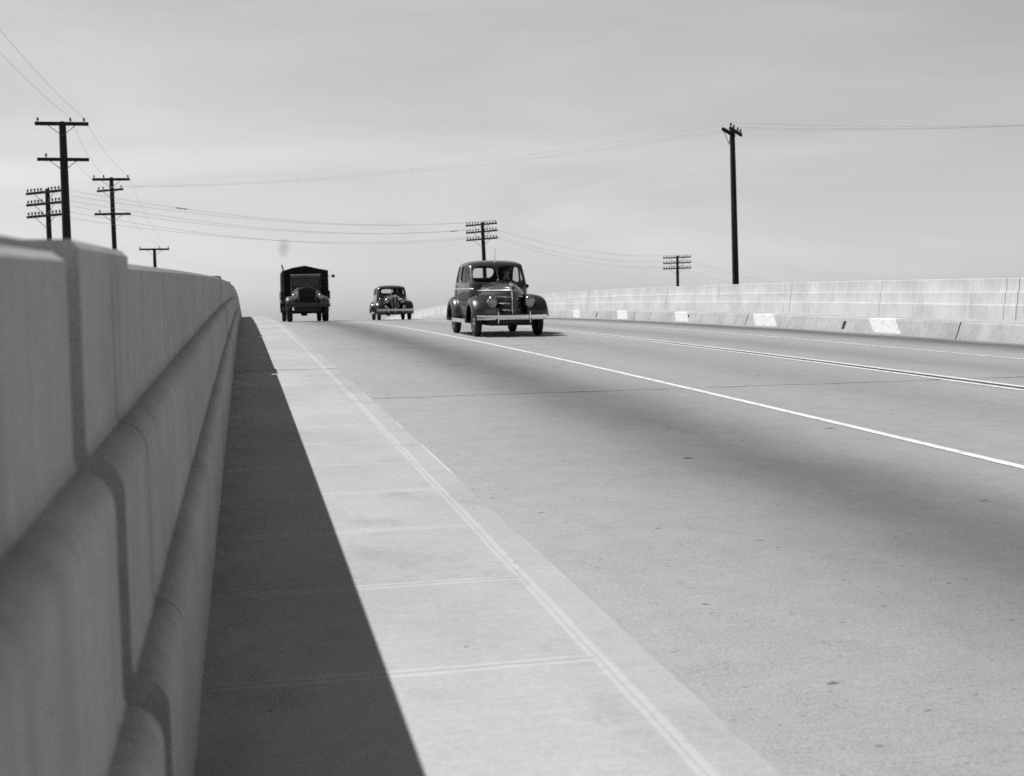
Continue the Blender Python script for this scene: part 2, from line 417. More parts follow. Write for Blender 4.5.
# ------------------------------------------------------------------ parapets
def ledge(z0, d, n=6):                                    # rounded nosing: from (x, z0) out by d, downwards
    return [(d * math.sin(math.pi / 2 * i / n), -1.15 * d * (1 - math.cos(math.pi / 2 * i / n))) for i in range(n + 1)]
def wall_profile(xb, zs, face, nose, back, sgn, top=None):
    """xb: base line of the road face, going up in three tiers that step back; sgn -1 = wall lies to the left"""
    z0, z1, z2, z3 = zs; f1, f2, f3 = face
    pts = [(0.0, z0)]
    x = f1; pts.append((x, z1 - nose * 1.15))
    for i in range(1, 7):
        t = math.pi / 2 * i / 6; pts.append((x + nose * (1 - math.cos(t)), z1 - nose * 1.15 * (1 - math.sin(t))))
    x += nose + 0.004; pts.append((x, z1 + 0.012)); x += f2; pts.append((x, z2 - nose * 1.15))
    for i in range(1, 7):
        t = math.pi / 2 * i / 6; pts.append((x + nose * (1 - math.cos(t)), z2 - nose * 1.15 * (1 - math.sin(t))))
    x += nose + 0.004; pts.append((x, z2 + 0.012)); x += f3
    pts.append((x, z3 - 0.012)); pts.append((x + 0.012, z3))
    pts.append((back - 0.012, z3)); pts.append((back, z3 - 0.012)); pts.append((back, z0))
    return [(xb + sgn * a, b) for a, b in pts]

# left parapet, beside the camera
pl = thing("concrete_parapet", "long shaded concrete parapet in three stepped tiers, close beside the sidewalk on the left", "wall", (0, 0, 0))
zs = (KL - 0.05, 0.663, 0.978, 1.258)
def prof_left(proud=0.0, up=0.0):
    p = wall_profile(-0.121 + proud, zs, (0.0005, 0.001, 0.0), 0.046, 0.42, -1)
    return [(x, z + up if z > 1.2 else z) for x, z in p]
pairs = [(-9.35, -8.86), (1.82, 2.26), (13.18, 13.62), (23.3, 23.74), (33.4, 33.84), (43.5, 43.94), (53.6, 54.04), (63.7, 64.14), (73.8, 74.24)]
gap = 0.011
prev = -40.0
for a, b in pairs:
    first = abs(b - 2.26) < 1e-6
    if first:                                              # this panel's top edge is cut back to a sloping wash with a low lip behind
        body = [q for q in prof_left() if q[1] < 1.1 and q[0] > -0.4]; xtop = body[-1][0]
        body = body + [(xtop, 1.250), (xtop - 0.020, 1.264), (xtop - 0.023, 1.273), (-0.532, 1.273), (-0.532, zs[0])]
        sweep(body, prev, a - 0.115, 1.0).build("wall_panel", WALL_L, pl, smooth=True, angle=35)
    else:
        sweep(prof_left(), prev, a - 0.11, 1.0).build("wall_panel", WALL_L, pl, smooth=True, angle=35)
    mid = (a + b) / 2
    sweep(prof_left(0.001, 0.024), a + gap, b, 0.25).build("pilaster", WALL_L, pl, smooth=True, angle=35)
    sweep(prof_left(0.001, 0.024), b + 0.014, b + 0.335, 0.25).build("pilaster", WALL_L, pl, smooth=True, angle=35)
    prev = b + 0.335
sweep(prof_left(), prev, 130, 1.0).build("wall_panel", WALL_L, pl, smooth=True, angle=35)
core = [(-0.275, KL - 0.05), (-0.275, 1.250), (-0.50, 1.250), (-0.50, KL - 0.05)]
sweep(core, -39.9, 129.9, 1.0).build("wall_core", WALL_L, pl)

# right parapet, across the road
pr = thing("concrete_parapet", "long sunlit pale concrete parapet in three stepped tiers beyond the far side of the road", "wall", (14.3, 0, 0))
zs_r = (KR - 0.05, 0.62, 0.87, 1.13)
prof_r = wall_profile(0.0, zs_r, (0.018, 0.010, 0.012), 0.022, 0.40, 1)
prof_r2 = [(x - 0.003, z) for x, z in prof_r]
prev = -30.0
y = -8.78
rp = []
while y < 128: rp.append(y); y += 10.06
for c in rp:
    sweep(prof_r, prev, c - 5.03 - 0.006, 1.0).build("wall_panel", WALL_R, pr, smooth=True, angle=35)
    sweep(prof_r, c - 5.03 + 0.006, c - 0.19 - 0.02, 1.0).build("wall_panel", WALL_R, pr, smooth=True, angle=35)
    sweep(prof_r2, c - 0.19, c + 0.19, 0.5).build("pilaster", WALL_R, pr, smooth=True, angle=35)
    prev = c + 0.19 + 0.02
sweep(prof_r, prev, 130, 1.0).build("wall_panel", WALL_R, pr, smooth=True, angle=35)
sweep([(0.2, KR - 0.05), (0.2, 1.08), (0.36, 1.08), (0.36, KR - 0.05)], -29.9, 129.9, 1.0).build("wall_core", WALL_R, pr)

# ------------------------------------------------------------------ utility poles and their wires
INS = [(0.006, 0.0), (0.018, 0.0), (0.018, 0.05), (0.05, 0.055), (0.055, 0.09), (0.04, 0.12), (0.05, 0.135), (0.045, 0.18), (0.02, 0.2)]
def pole(x, y, top, r_top, r_base, arms, label, group=None, lean=(0, 0), knob=None):
    """arms: (drop from the top, half length, direction angle, pin offsets, thickness, double)"""
    t = thing("utility_pole", label, "utility pole", (x - lean[0] * (top - gz), y, gz), (0, lean[0], 0), group)
    h = top - gz
    prof_ = [(r_base, -0.5)] + [(r_base + (r_top - r_base) * i / 10, h * i / 10) for i in range(11)]
    prof_[-1] = (r_top * 0.93, h - 0.03); prof_.append((r_top * 0.5, h))
    MB().lathe(prof_, 'z', (0, 0, 0), 12).build("pole_shaft", POLE, t, smooth=True)
    ends = {}
    for ai, (drop, half, ang, pins, th, dbl) in enumerate(arms):
        d = Vector((math.cos(ang), math.sin(ang), 0)); nrm = Vector((-d.y, d.x, 0)); z = h - drop
        offs = (1, -1) if dbl else (-1,)
        rot = Matrix.Rotation(ang, 3, 'Z')
        for o_ in offs:
            c = nrm * (o_ * (r_top + th * 0.42)) + Vector((0, 0, z))
            arm = MB().box(c, (half * 2, th, th * 1.25), rot).build("crossarm", POLE, t, bevel=0.012)
            if o_ == offs[0]:
                for pi, s in enumerate(pins):
                    p = c + d * s + Vector((0, 0, th * 0.62))
                    MB().lathe(INS, 'z', p, 8).build("insulator", INSUL, arm, smooth=True)
                    ends[(ai, pi)] = Vector((x, y, gz)) + p + Vector((0, 0, 0.19))
        for s in (-1, 1):
            if half > 0.9:
                c = nrm * (-(r_top + th + 0.005)) + Vector((0, 0, z - th * 0.4))
                MB().tube([c + d * s * half * 0.55, c + Vector((0, 0, -half * 0.42)) - nrm * (-(th * 0.8))], 0.016, 6).build("arm_brace", IRON, t)
    return t, ends

GL = "roadside poles beyond the left parapet"
five = [-1.40, -1.12, -0.84, -0.56, -0.30, 0.30, 0.56, 0.84, 1.12, 1.40]
A, eA = pole(-7.94, 61.56, 11.27, 0.165, 0.27, [(0.14, 1.18, 0.0, (-1.05, 0.38, 0.98), 0.13, False), (1.78, 1.14, 0.02, (-0.75,), 0.12, False)],
             "tall dark pole with two widely spaced crossarms, largest pole on the left", GL)
B, eB = pole(-8.20, 86.2, 11.70, 0.135, 0.21, [(0.16, 1.18, 0.0, (-1.06, -0.46, 1.06), 0.13, False), (0.86, 1.04, -0.58, (-0.9, -0.55, 0.9), 0.11, False), (2.42, 1.14, 0.0, (-0.8,), 0.12, False)],
             "dark pole with three crossarms, the middle one skewed, beside the largest left pole", GL, (-0.008, 0))
Cp, eC = pole(-8.31, 127.1, 9.80, 0.15, 0.22, [(0.12, 1.42, 0.0, (-1.34, 0.50, 1.34), 0.14, False)],
              "smallest left pole with one crossarm, its top just showing over the parapet", GL)
a1 = math.atan2(-0.66, 0.75)
D, eD = pole(-10.52, 74.3, 9.62, 0.13, 0.20, [(0.22, 1.52, a1, five, 0.11, False), (0.86, 1.52, a1, five, 0.11, False), (1.53, 1.52, a1, five, 0.11, False)],
             "pole at the left edge with three crossarms crowded with insulators", "three-armed communication poles")
Gp, eG = pole(19.85, 103.7, 10.20, 0.15, 0.24, [(0.22, 1.52, a1, five, 0.11, False), (0.82, 1.52, a1, five, 0.11, False), (1.44, 1.52, a1, five, 0.11, False)],
              "three-armed pole rising behind the roof of the nearest sedan", "three-armed communication poles", (-0.024, 0))
Fp, eF = pole(44.3, 124.0, 8.40, 0.14, 0.22, [(0.22, 1.5, a1 + 0.10, five, 0.10, False), (0.78, 1.5, a1 + 0.10, five, 0.10, False), (1.34, 1.5, a1 + 0.10, five, 0.10, False)],
              "small three-armed pole above the far parapet, left of the tall bare pole", "three-armed communication poles")
aE = math.atan2(0.82, 0.56)
Ep, eE = pole(23.21, 56.93, 10.62, 0.125, 0.20, [(0.22, 1.25, aE + math.pi, (-1.1, -0.45, 0.45, 1.1), 0.12, True)],
              "tall bare pole with one short slanting crossarm behind the far parapet", None, (-0.010, 0))

def wire(p, q, sag, label, r=0.009, group=None, splice=None):
    p, q = Vector(p), Vector(q); n = 18
    pts = [p.lerp(q, i / n) - Vector((0, 0, sag * 4 * (i / n) * (1 - i / n))) for i in range(n + 1)]
    o = MB().tube(pts, r, 5).build("overhead_wire", WIRE)
    # keep the object's base at one end of the wire
    o.data.transform(Matrix.Translation(-p)); o.location = p
    tag(o, label, "wire", group)
    if splice:
        i = splice * n; a = int(i); c = pts[a].lerp(pts[a + 1], i - a) - p; d = (pts[a + 1] - pts[a]).normalized()
        MB().tube([c - d * 0.45, c - d * 0.3, c + d * 0.3, c + d * 0.45], 0.03, 6).build("splice_sleeve", IRON, o)
    return o

off = Vector((-7.6, 20.0, 11.6 - 1.2))
WL = "wires along the left poles"
wire(off + Vector((0.38, 0, 0)), eA[(0, 1)], 0.5, "wire coming in from upper left to the inner pin of the largest left pole", 0.0062, WL)
wire(off + Vector((0.98, 0, 0)), eA[(0, 2)], 0.5, "wire coming in from upper left to the outer pin of the largest left pole", 0.0062, WL)
wire(eA[(0, 1)], eB[(0, 1)], 0.35, "wire from the largest left pole down to the inner pin of the skewed-arm pole", 0.0062, WL)
wire(eA[(0, 2)], eB[(0, 2)], 0.35, "wire from the largest left pole down to the outer pin of the skewed-arm pole", 0.0062, WL)
wire(eB[(0, 1)], eC[(0, 1)], 0.7, "wire from the skewed-arm pole down to the inner pin of the smallest left pole", 0.0062, WL)
wire(eB[(0, 2)], eC[(0, 2)], 0.7, "wire from the skewed-arm pole down to the right end of the smallest left pole", 0.0062, WL)
wire(Vector((-7.94, 61.5, 9.75)) + Vector((0.3, 0, -0.1)), eB[(1, 2)] - Vector((0.4, 0, 0.5)), 0.3, "short drooping wire between the largest left pole and the skewed crossarm", 0.0062, WL)

WX = "long wires crossing the road to the tall bare pole"
for i, (pb, pe, nm) in enumerate((((1, 0), (0, 0), "uppermost"), ((1, 1), (0, 1), "middle"), ((1, 2), (0, 3), "lowest"))):
    wire(eB[pb], eE[pe], 0.75, nm + " of three long wires from the skewed crossarm to the tall bare pole", 0.0068, WX)
far = Vector((54.0, 36.0, 9.9))
for i, (pe, dz, nm) in enumerate(((0, 0.35, "upper"), (1, 0.18, "middle"), (3, -0.15, "lower"))):
    wire(eE[(0, pe)], far + Vector((0, 0, dz)), 0.85, nm + " wire running right from the tall bare pole out of the picture", 0.0068, "wires running right from the tall bare pole")

WD = "communication wires crossing behind the vehicles"
sets = (((0, 1), 0.95, "first", None), ((0, 6), 1.05, "second", 0.22), ((1, 2), 1.0, "third", None), ((1, 7), 1.1, "fourth", 0.88), ((2, 1), 1.0, "fifth", None), ((2, 8), 1.25, "lowest", None))
for pin, sag, nm, sp in sets:
    wire(eD[pin], eG[pin], sag, nm + " from top of six wires from left-edge pole to pole behind sedan", 0.0078, WD, sp)
for pin, sag, nm in (((0, 2), 0.9, "upper"), ((1, 3), 1.0, "middle"), ((2, 7), 1.1, "lower")):
    wire(eG[pin], eF[pin], sag, nm + " wire from pole behind sedan to small pole above far parapet", 0.0078, WD)
for pin, nm in (((0, 4), "upper"), ((2, 4), "lower")):
    wire(eF[pin], eF[pin] + Vector((34, 26, -2.6 if nm == 'upper' else -2.4)), 1.2, nm + " faint wire descending right from the small pole above the far parapet", 0.0078, WD)

# ------------------------------------------------------------------ vehicles: shared pieces
TYRE = varied("tyre rubber", 0.016, 0.8, 0.3, 12, spec=0.3)
CHROME = varied("chromed steel", 0.72, 0.16, 0.08, 5, metal=1.0)
CHROME_D = varied("dull plated steel", 0.50, 0.34, 0.12, 5, metal=1.0)
TRIM = varied("brushed bright trim", 0.62, 0.5, 0.1, 6, metal=0.7)
PAINT1 = varied("dark enamel", 0.024, 0.33, 0.12, 3, coat=0.55)
PAINT2 = varied("black enamel", 0.014, 0.28, 0.15, 3, coat=0.8)
PAINT3 = varied("dusty truck enamel", 0.020, 0.55, 0.35, 4)
CANVAS = varied("dark tarpaulin", 0.014, 0.9, 0.35, 3, bump=0.3, spec=0.2)
UNDER = varied("undercarriage", 0.012, 0.9, 0.4, 8)
SEAT = varied("mohair upholstery", 0.022, 0.95, 0.25, 20)
GLASS = M_glass("car glass", 0.91)
LENS = varied("headlamp glass", 0.34, 0.22, 0.5, 26, metal=0.15, coat=0.6)
DISC = varied("wheel enamel", 0.10, 0.4, 0.2, 6, coat=0.3)
PLATE = varied("plate enamel", 0.055, 0.5, 0.2, 10)
PLATE_N = varied("plate numerals", 0.15, 0.5, 0.2, 10)
CLOTH = varied("dark jacket", 0.03, 0.95, 0.2, 15)
SKIN = varied("skin", 0.28, 0.6, 0.08, 15)
HAIR = varied("felt", 0.03, 0.9, 0.2, 15)

def wheel(parent, x, y, r, wd, side, disc=DISC, dual=False):
    """side -1: outer face towards -x"""
    o = thing("wheel", None, None); o.parent = parent; o.location = (x, y, r)
    for k in ('label', 'category'):
        if k in o: del o[k]
    h = wd / 2
    def tyre(c):
        ri = r * 0.60
        pr_ = [(ri, -h * 0.78), (ri + 0.03, -h * 0.95), (r * 0.84, -h * 1.02), (r * 0.94, -h * 0.9), (r * 0.985, -h * 0.68), (r, -h * 0.55),
               (r, -h * 0.22), (r * 0.985, -h * 0.18), (r * 0.985, h * 0.18), (r, h * 0.22), (r, h * 0.55), (r * 0.985, h * 0.68), (r * 0.94, h * 0.9), (r * 0.84, h * 1.02), (ri + 0.03, h * 0.95), (ri, h * 0.78)]
        MB().lathe(pr_, 'x', (c, 0, 0), 32).build("tyre", TYRE, o, smooth=True, angle=50)
    tyre(0)
    if dual: tyre(-side * (wd + 0.06))
    s = side
    MB().lathe([(0.01, -s * h * 0.5), (r * 0.60, -s * h * 0.5), (r * 0.62, s * h * 0.80), (r * 0.60, s * h * 0.95), (r * 0.55, s * h * 0.80), (r * 0.50, s * h * 0.35), (r * 0.30, s * h * 0.55), (r * 0.24, s * h * 0.6), (0.01, s * h * 0.6)], 'x', (0, 0, 0), 32).build("rim", disc, o, smooth=True, angle=50)
    MB().lathe([(r * 0.29, s * h * 0.55), (r * 0.28, s * h * 0.72), (r * 0.2, s * h * 0.90), (0.01, s * h * 1.0)], 'x', (0, 0, 0), 24).build("hubcap", CHROME, o, smooth=True, angle=60)
    return o

def sup(n, t):
    c, s = math.cos(t), math.sin(t)
    return (math.copysign(abs(c) ** (2 / n), c), math.copysign(abs(s) ** (2 / n), s))

def bool_smooth(o, ang=180):
    for p in o.data.polygons: p.use_smooth = True

def fender(parent, x_in, x_out, yc, zc, r_open, crown, a0, a1, sgn, mtl, flare=1.0, name="fender"):
    """pontoon fender round a wheel: crown(a) gives the radius of the ridge at angle a (deg, 0 = ahead, 90 = above)"""
    rows = []; n = 26
    for i in range(n + 1):
        a = a0 + (a1 - a0) * i / n; rc = crown(a); row = []
        ca, sa = math.cos(R(a)), math.sin(R(a))
        nb = 11
        for j in range(nb + 1):
            b = j / nb * math.pi / 2
            x = x_in + (x_out - x_in) * math.sin(b) ** 0.85
            r_ = r_open + (rc - r_open) * math.cos(b) ** 0.62
            row.append((sgn * x, yc - r_ * ca, zc + r_ * sa))
        # rolled edge
        row.append((sgn * (x_out - 0.012), yc - (r_open - 0.012) * ca, zc + (r_open - 0.012) * sa))
        rows.append(row)
    mbf = MB().grid(rows)
    # close the blunt front with a rounded apron reaching inwards
    return mbf.build(name, mtl, parent, smooth=True, angle=180, solid=0.012)

def interp(tbl, v):
    if v <= tbl[0][0]: return tbl[0][1]
    for (a, p), (b, q) in zip(tbl, tbl[1:]):
        if v <= b:
            t = (v - a) / (b - a); t = t * t * (3 - 2 * t) * 0.5 + t * 0.5
            return p + (q - p) * t
    return tbl[-1][1]

def sedan(S):
    root = thing("sedan_car", S['label'], "car", S['loc'], (S['pitch'], 0, S['yaw']), "sedans driving towards the camera")
    P = S['paint']; WB = S['wb']; r = S['r']
    # ---- body: stacked rings; columns line up with the window openings
    rings = S['rings']; fcols = [-1, -0.985, -0.50, -0.02, 0.02, 0.50, 0.985, 1]
    scols = [0.0, 0.005, 0.19, 0.365, 0.395, 0.55, 0.71, 0.745, 0.84, 0.93, 1.0]
    bcols = [1, 0.62, 0.2, -0.2, -0.62, -1]
    def taper(s): return 1 - S.get('nosetaper', 0.06) * max(0, 1 - s / 0.42) ** 2 - S.get('tailtaper', 0.22) * max(0, (s - 0.5) / 0.5) ** 2
    def ring(q, inset=0.0):
        z, wd, yf, yb, rc = q; wd -= inset; yf += inset; yb -= inset
        pts = []
        def P_(x, y):
            s = (y - yf) / (yb - yf); pts.append((x * taper(s), y, z))
        bow = 0.09 * wd
        for c in fcols:
            x = c * (wd - rc); P_(x, yf + bow * c * c)
        for t in (30, 60):
            P_(wd - rc + rc * math.sin(R(t)), yf + bow + rc * (1 - math.cos(R(t))))
        for s in scols: P_(wd, yf + bow + rc + (yb - yf - bow - 2 * rc) * s)
        for t in (30, 60):
            P_(wd - rc + rc * math.cos(R(t)), yb - rc + rc * math.sin(R(t)))
        for c in bcols: P_(c * (wd - rc), yb)
        for t in (30, 60):
            P_(-(wd - rc + rc * math.sin(R(t))), yb - rc + rc * math.cos(R(t)))
        for s in reversed(scols): P_(-wd, yf + bow + rc + (yb - yf - bow - 2 * rc) * s)
        for t in (30, 60):
            P_(-(wd - rc + rc * math.cos(R(t))), yf + bow + rc * (1 - math.sin(R(t))))
        return pts
    nf, ns, nb = len(fcols), len(scols), len(bcols)
    s0 = nf + 2; b0 = s0 + ns + 2; l0 = b0 + nb + 2; ntot = l0 + ns + 2
    def lcol(i): return l0 + (ns - 1 - i)
    iw = S['win_rows']                                      # (row of sill, row of header)
    win = {}
    def mark(name, cols, r0, r1):
        win[name] = (cols, r0, r1)
    mark("windshield", list(range(1, 3)), *iw); mark("windshield_b", list(range(4, 6)), *iw)
    mark("side_window", list(range(s0 + 1, s0 + 3)), *iw); mark("side_window_b", list(range(s0 + 4, s0 + 6)), *iw)
    mark("side_window_c", [lcol(3), lcol(2)], *iw); mark("side_window_d", [lcol(6), lcol(5)], *iw)
    mark("rear_window", list(range(b0 + 1, b0 + 4)), iw[0] + 1, iw[1])
    holes = set()
    for cols, r0, r1 in win.values():
        for c in cols:
            for q in range(r0, r1): holes.add((q, c))
    rows = [ring(q) for q in rings]
    vs = [p for rw in rows for p in rw]; fs = []
    for i in range(len(rows) - 1):
        for j in range(ntot):
            if (i, j) in holes: continue
            k = (j + 1) % ntot; fs.append((i * ntot + j, i * ntot + k, (i + 1) * ntot + k, (i + 1) * ntot + j))
    top = len(rows) - 1; cz = rings[-1][0] + 0.008; cyc = (rings[-1][2] + rings[-1][3]) / 2
    vs.append((0, cyc, cz)); ci = len(vs) - 1
    for j in range(ntot): fs.append((top * ntot + j, top * ntot + (j + 1) % ntot, ci))
    MB().add(vs, fs).build("body", P, root, smooth=True, angle=180, subsurf=2, solid=0.03)
    body = [o for o in root.children if o.name.startswith("body")][0]
    # ---- panes, set 2 cm inside the openings
    gl = [ring(q, 0.024) for q in rings]
    for nm, (cols, r0, r1) in win.items():
        mb = MB(); cs = cols + [cols[-1] + 1]
        rws = [[Vector(gl[i][c % ntot]) for c in cs] for i in range(r0, r1 + 1)]
        cen = sum((p for rw in rws for p in rw), Vector()) / sum(len(rw) for rw in rws)
        rws = [[cen + (p - cen) * 1.02 for p in rw] for rw in rws]
        mb.grid(rws)
        base = "windshield_pane" if nm.startswith("windshield") else ("side_window" if nm.startswith("side") else "rear_window")
        mb.build(base, GLASS, root, smooth=True, angle=180)
    # ---- underbody and cabin fittings
    MB().box((0, WB / 2 + 0.15, 0.33), (1.0, WB + 1.3, 0.16)).build("chassis", UNDER, root, bevel=0.03)
    MB().tube([(-0.7, 0, r), (0.7, 0, r)], 0.05, 8).build("front_axle", UNDER, root)
    mb = MB(); mb.tube([(-0.7, WB, r), (0.7, WB, r)], 0.06, 8); mb.lathe([(0.02, -0.12), (0.15, -0.08), (0.15, 0.08), (0.02, 0.12)], 'x', (0, WB, r), 12)
    mb.build("rear_axle", UNDER, root)
    ys = S['seat_y']
    for yy, hh in ((ys, 1.04), (ys + 1.12, 1.06)):
        mb = MB(); mb.box((0, yy, 0.62), (1.20, 0.5, 0.28)); mb.box((0, yy + 0.30, 0.60 + (hh - 0.60) / 2), (1.18, 0.18, hh - 0.52), Matrix.Rotation(R(-9), 3, 'X'))
        mb.build("bench_seat", SEAT, root, bevel=0.06, seg=3)
    sw = MB(); cc = Vector((0.36, ys - 0.42, 1.06)); rt = Matrix.Rotation(R(38), 3, 'X')
    sw.tube([cc + rt @ Vector((0.2 * math.cos(t), 0.2 * math.sin(t), 0)) for t in [2 * math.pi * i / 24 for i in range(25)]], 0.013, 6)
    sw.tube([cc + rt @ Vector((-0.2, 0, 0)), cc + rt @ Vector((0.2, 0, 0))], 0.01, 6); sw.tube([cc, cc + Vector((0, -0.55, -0.45))], 0.02, 6)
    sw.build("steering_wheel", UNDER, root)
    MB().box((0, S['dash_y'], 1.06), (1.05, 0.12, 0.2)).build("dashboard", UNDER, root, bevel=0.03)
    # ---- hood: superellipse sections, with a prow
    H = S['hood']; nE = S.get('hood_n', 2.8); zb = S['hood_zb']
    rows = []
    for (y, wd, zt) in H:
        row = []
        for i in range(25):
            t = math.pi * i / 24; cx_, sx_ = sup(nE, t); row.append((wd * cx_, y, zb + (zt - zb) * sx_))
        rows.append(row)
    MB().grid(rows).build("hood", P, root, smooth=True, angle=180, subsurf=1, solid=0.01)
    def hood_x(y, z):
        for (ya, wa, za), (yb, wb_, zb2) in zip(H, H[1:]):
            if min(ya, yb) <= y <= max(ya, yb):
                t = (y - ya) / (yb - ya); wd = wa + (wb_ - wa) * t; zt = za + (zb2 - za) * t
                q = (z - zb) / (zt - zb); return wd * max(0, 1 - max(0, q) ** nE) ** (1 / nE) if q < 1 else None
        return None
    def prow(z, y_back, proud=0.008, n=14):
        y_front = H[-1][0]; pts = []
        for i in range(n + 1):
            y = y_back + (y_front - y_back) * (i / n) ** 0.7; x = hood_x(y, z)
            if x is None: continue
            pts.append(Vector((x + proud, y, z)))
        if not pts: return []
        nose = Vector((0, pts[-1].y - 0.012, z))
        return pts + [nose] + [Vector((-p.x, p.y, p.z)) for p in reversed(pts)]
    S['grille'](root, prow, H, hood_x, S)
    # belt line trim down both flanks
    if S.get('belt'):
        zt_ = S['belt']; pts = prow(zt_, H[0][0] - 0.02, 0.006)
        mb = MB(); mb.tube(pts, 0.013, 6); mb.build("hood_trim", CHROME, root, smooth=True)
    # front catwalk between hood and fenders
    rows = []
    for (y, wd, zt) in S['catwalk']:
        rows.append([(wd * sup(3.0, math.pi * i / 16)[0], y, 0.30 + (zt - 0.30) * sup(3.0, math.pi * i / 16)[1]) for i in range(17)])
    MB().grid(rows, caps=True).build("front_apron", P, root, smooth=True, angle=60)
    # ---- fenders, boards, wheels
    for sg in (-1, 1):
        fender(root, S['ff_in'], S['ff_out'], 0.02, r + 0.01, r * 1.13, lambda a: interp(S['ff'], a), S['ff'][0][0], S['ff'][-1][0], sg, P, name="front_fender")
        fender(root, 0.60, S['rf_out'], WB, r + 0.01, r * 1.12, lambda a: interp(S['rf'], a), S['rf'][0][0], S['rf'][-1][0], sg, P, name="rear_fender")
        mb = MB(); mb.box((sg * 0.76, WB / 2 + 0.04, 0.345), (0.25, WB - 0.95, 0.05)); rb = mb.build("running_board", UNDER, root, bevel=0.015)
        MB().box((sg * 0.888, WB / 2 + 0.04, 0.350), (0.016, WB - 0.97, 0.085)).build("edge_trim", TRIM, rb)
        wheel(root, sg * S['track'] / 2, 0, r, 0.155, sg); wheel(root, sg * S['track'] / 2, WB, r, 0.155, sg)
    if S.get('trim'):
        tr_z = S['trim']; q0 = rings[3]; q1 = rings[4]; tt = (tr_z - q0[0]) / (q1[0] - q0[0])
        q = tuple(a + (b - a) * tt for a, b in zip(q0, q1)); pts = [Vector(p) for p in ring(q, -0.006)]
        for seq in (pts[s0 - 1:s0 + ns], [pts[k_ % ntot] for k_ in range(l0 - 1 + 1, ntot)] ):
            MB().tube(seq, 0.015, 6).build("belt_trim", TRIM, root, smooth=True)
    # door shut lines and handles, on the flank
    for sg in (-1, 1):
        for yy in S['handles']:
            MB().tube([(sg * S['hx'], yy, 1.02), (sg * (S['hx'] + 0.035), yy + 0.01, 1.02), (sg * (S['hx'] + 0.035), yy + 0.11, 1.02)], 0.012, 6).build("door_handle", CHROME, root, smooth=True)
    # ---- bumper with guards
    def bump(y, z, half, bowd, sgn, guards):
        pts = []
        for i in range(21):
            u = -1 + 2 * i / 20; pts.append((u * half, y - sgn * (-bowd * u * u * u * u - bowd * 0.4 * u * u) * 1.0, z))
        rows = []
        for p in pts:
            rows.append([(p[0], p[1] - sgn * 0.018 + sgn * -0.012, p[2] + 0.0), (p[0], p[1] - sgn * 0.018, p[2] + 0.050), (p[0], p[1], p[2] + 0.056), (p[0], p[1] + sgn * 0.012, p[2]), (p[0], p[1], p[2] - 0.056), (p[0], p[1] - sgn * 0.018, p[2] - 0.050)])
        b = MB().grid(rows, closed=True, caps=True).build("bumper", S.get('bmat', CHROME), root, smooth=True, angle=50)
        for gx in guards:
            MB().add(*tapered(gx, y - sgn * 0.045, z, 0.035, 0.27, 0.05)).build("bumper_guard", CHROME, b, bevel=0.012)
        for gx in (-0.38, 0.38):
            MB().box((gx, y + sgn * 0.22, z - 0.02), (0.05, 0.44, 0.06)).build("bumper_bracket", UNDER, b)
        return b
    bf = bump(S['bump_y'], S['bump_z'], S['bump_half'], 0.16, 1, S['guards'])
    bump(WB + 1.02, 0.44, 0.80, 0.14, -1, (-0.33, 0.33))
    if S.get('plate'):
        px_, pz_ = S['plate']
        pt = MB().box((px_, S['bump_y'] + 0.0, pz_), (0.33, 0.012, 0.135)).build("license_plate", PLATE, bf, bevel=0.004)
    # ---- driver, a person of his own, sits in the car
    return root

def tapered(x, y, z, wx, hz, dy):
    a, b, h = wx / 2, wx / 2 * 0.6, hz / 2
    vs = [(x - b, y, z - h), (x + b, y, z - h), (x + b, y + dy, z - h), (x - b, y + dy, z - h),
          (x - a, y - 0.015, z), (x + a, y - 0.015, z), (x + a, y + dy, z), (x - a, y + dy, z),
          (x - b, y, z + h), (x + b, y, z + h), (x + b, y + dy, z + h), (x - b, y + dy, z + h)]
    return vs, [(3, 2, 1, 0), (0, 1, 5, 4), (1, 2, 6, 5), (2, 3, 7, 6), (3, 0, 4, 7), (4, 5, 9, 8), (5, 6, 10, 9), (6, 7, 11, 10), (7, 4, 8, 11), (8, 9, 10, 11)]

def headlamp(parent, x, y, z, w_, h_, depth, mtl, tear=0.0, lens=LENS):
    """pod with a glazed front that faces -y; tear > 0 narrows the lower end"""
    def ringp(sx, sz, yy, n=24):
        out = []
        for k in range(n):
            t = 2 * math.pi * k / n; px_ = math.cos(t); pz_ = math.sin(t)
            nar = 1 - tear * max(0, -pz_) ** 1.3
            out.append((x + w_ / 2 * sx * px_ * nar, y + yy, z + h_ / 2 * sz * pz_ * (1.0 if pz_ > 0 else 1 + tear * 0.35)))
        return out
    pod = MB().grid([ringp(1.0, 1.0, 0.0), ringp(1.03, 1.03, 0.03), ringp(0.98, 0.98, depth * 0.35), ringp(0.75, 0.75, depth * 0.75), ringp(0.3, 0.3, depth)], closed=True, caps=True).build("headlight", mtl, parent, smooth=True, angle=70)
    MB().grid([ringp(0.88, 0.88, -0.016), ringp(0.97, 0.97, -0.030), ringp(1.07, 1.07, -0.018), ringp(1.09, 1.09, 0.012), ringp(1.0, 1.0, 0.03)], closed=True).build("rim", CHROME, pod, smooth=True, angle=70)
    MB().grid([ringp(0.99, 0.99, -0.002), ringp(0.8, 0.8, -0.022), ringp(0.4, 0.4, -0.036), ringp(0.02, 0.02, -0.04)], closed=True, caps=True).build("lens", lens, pod, smooth=True, angle=70)
    return pod

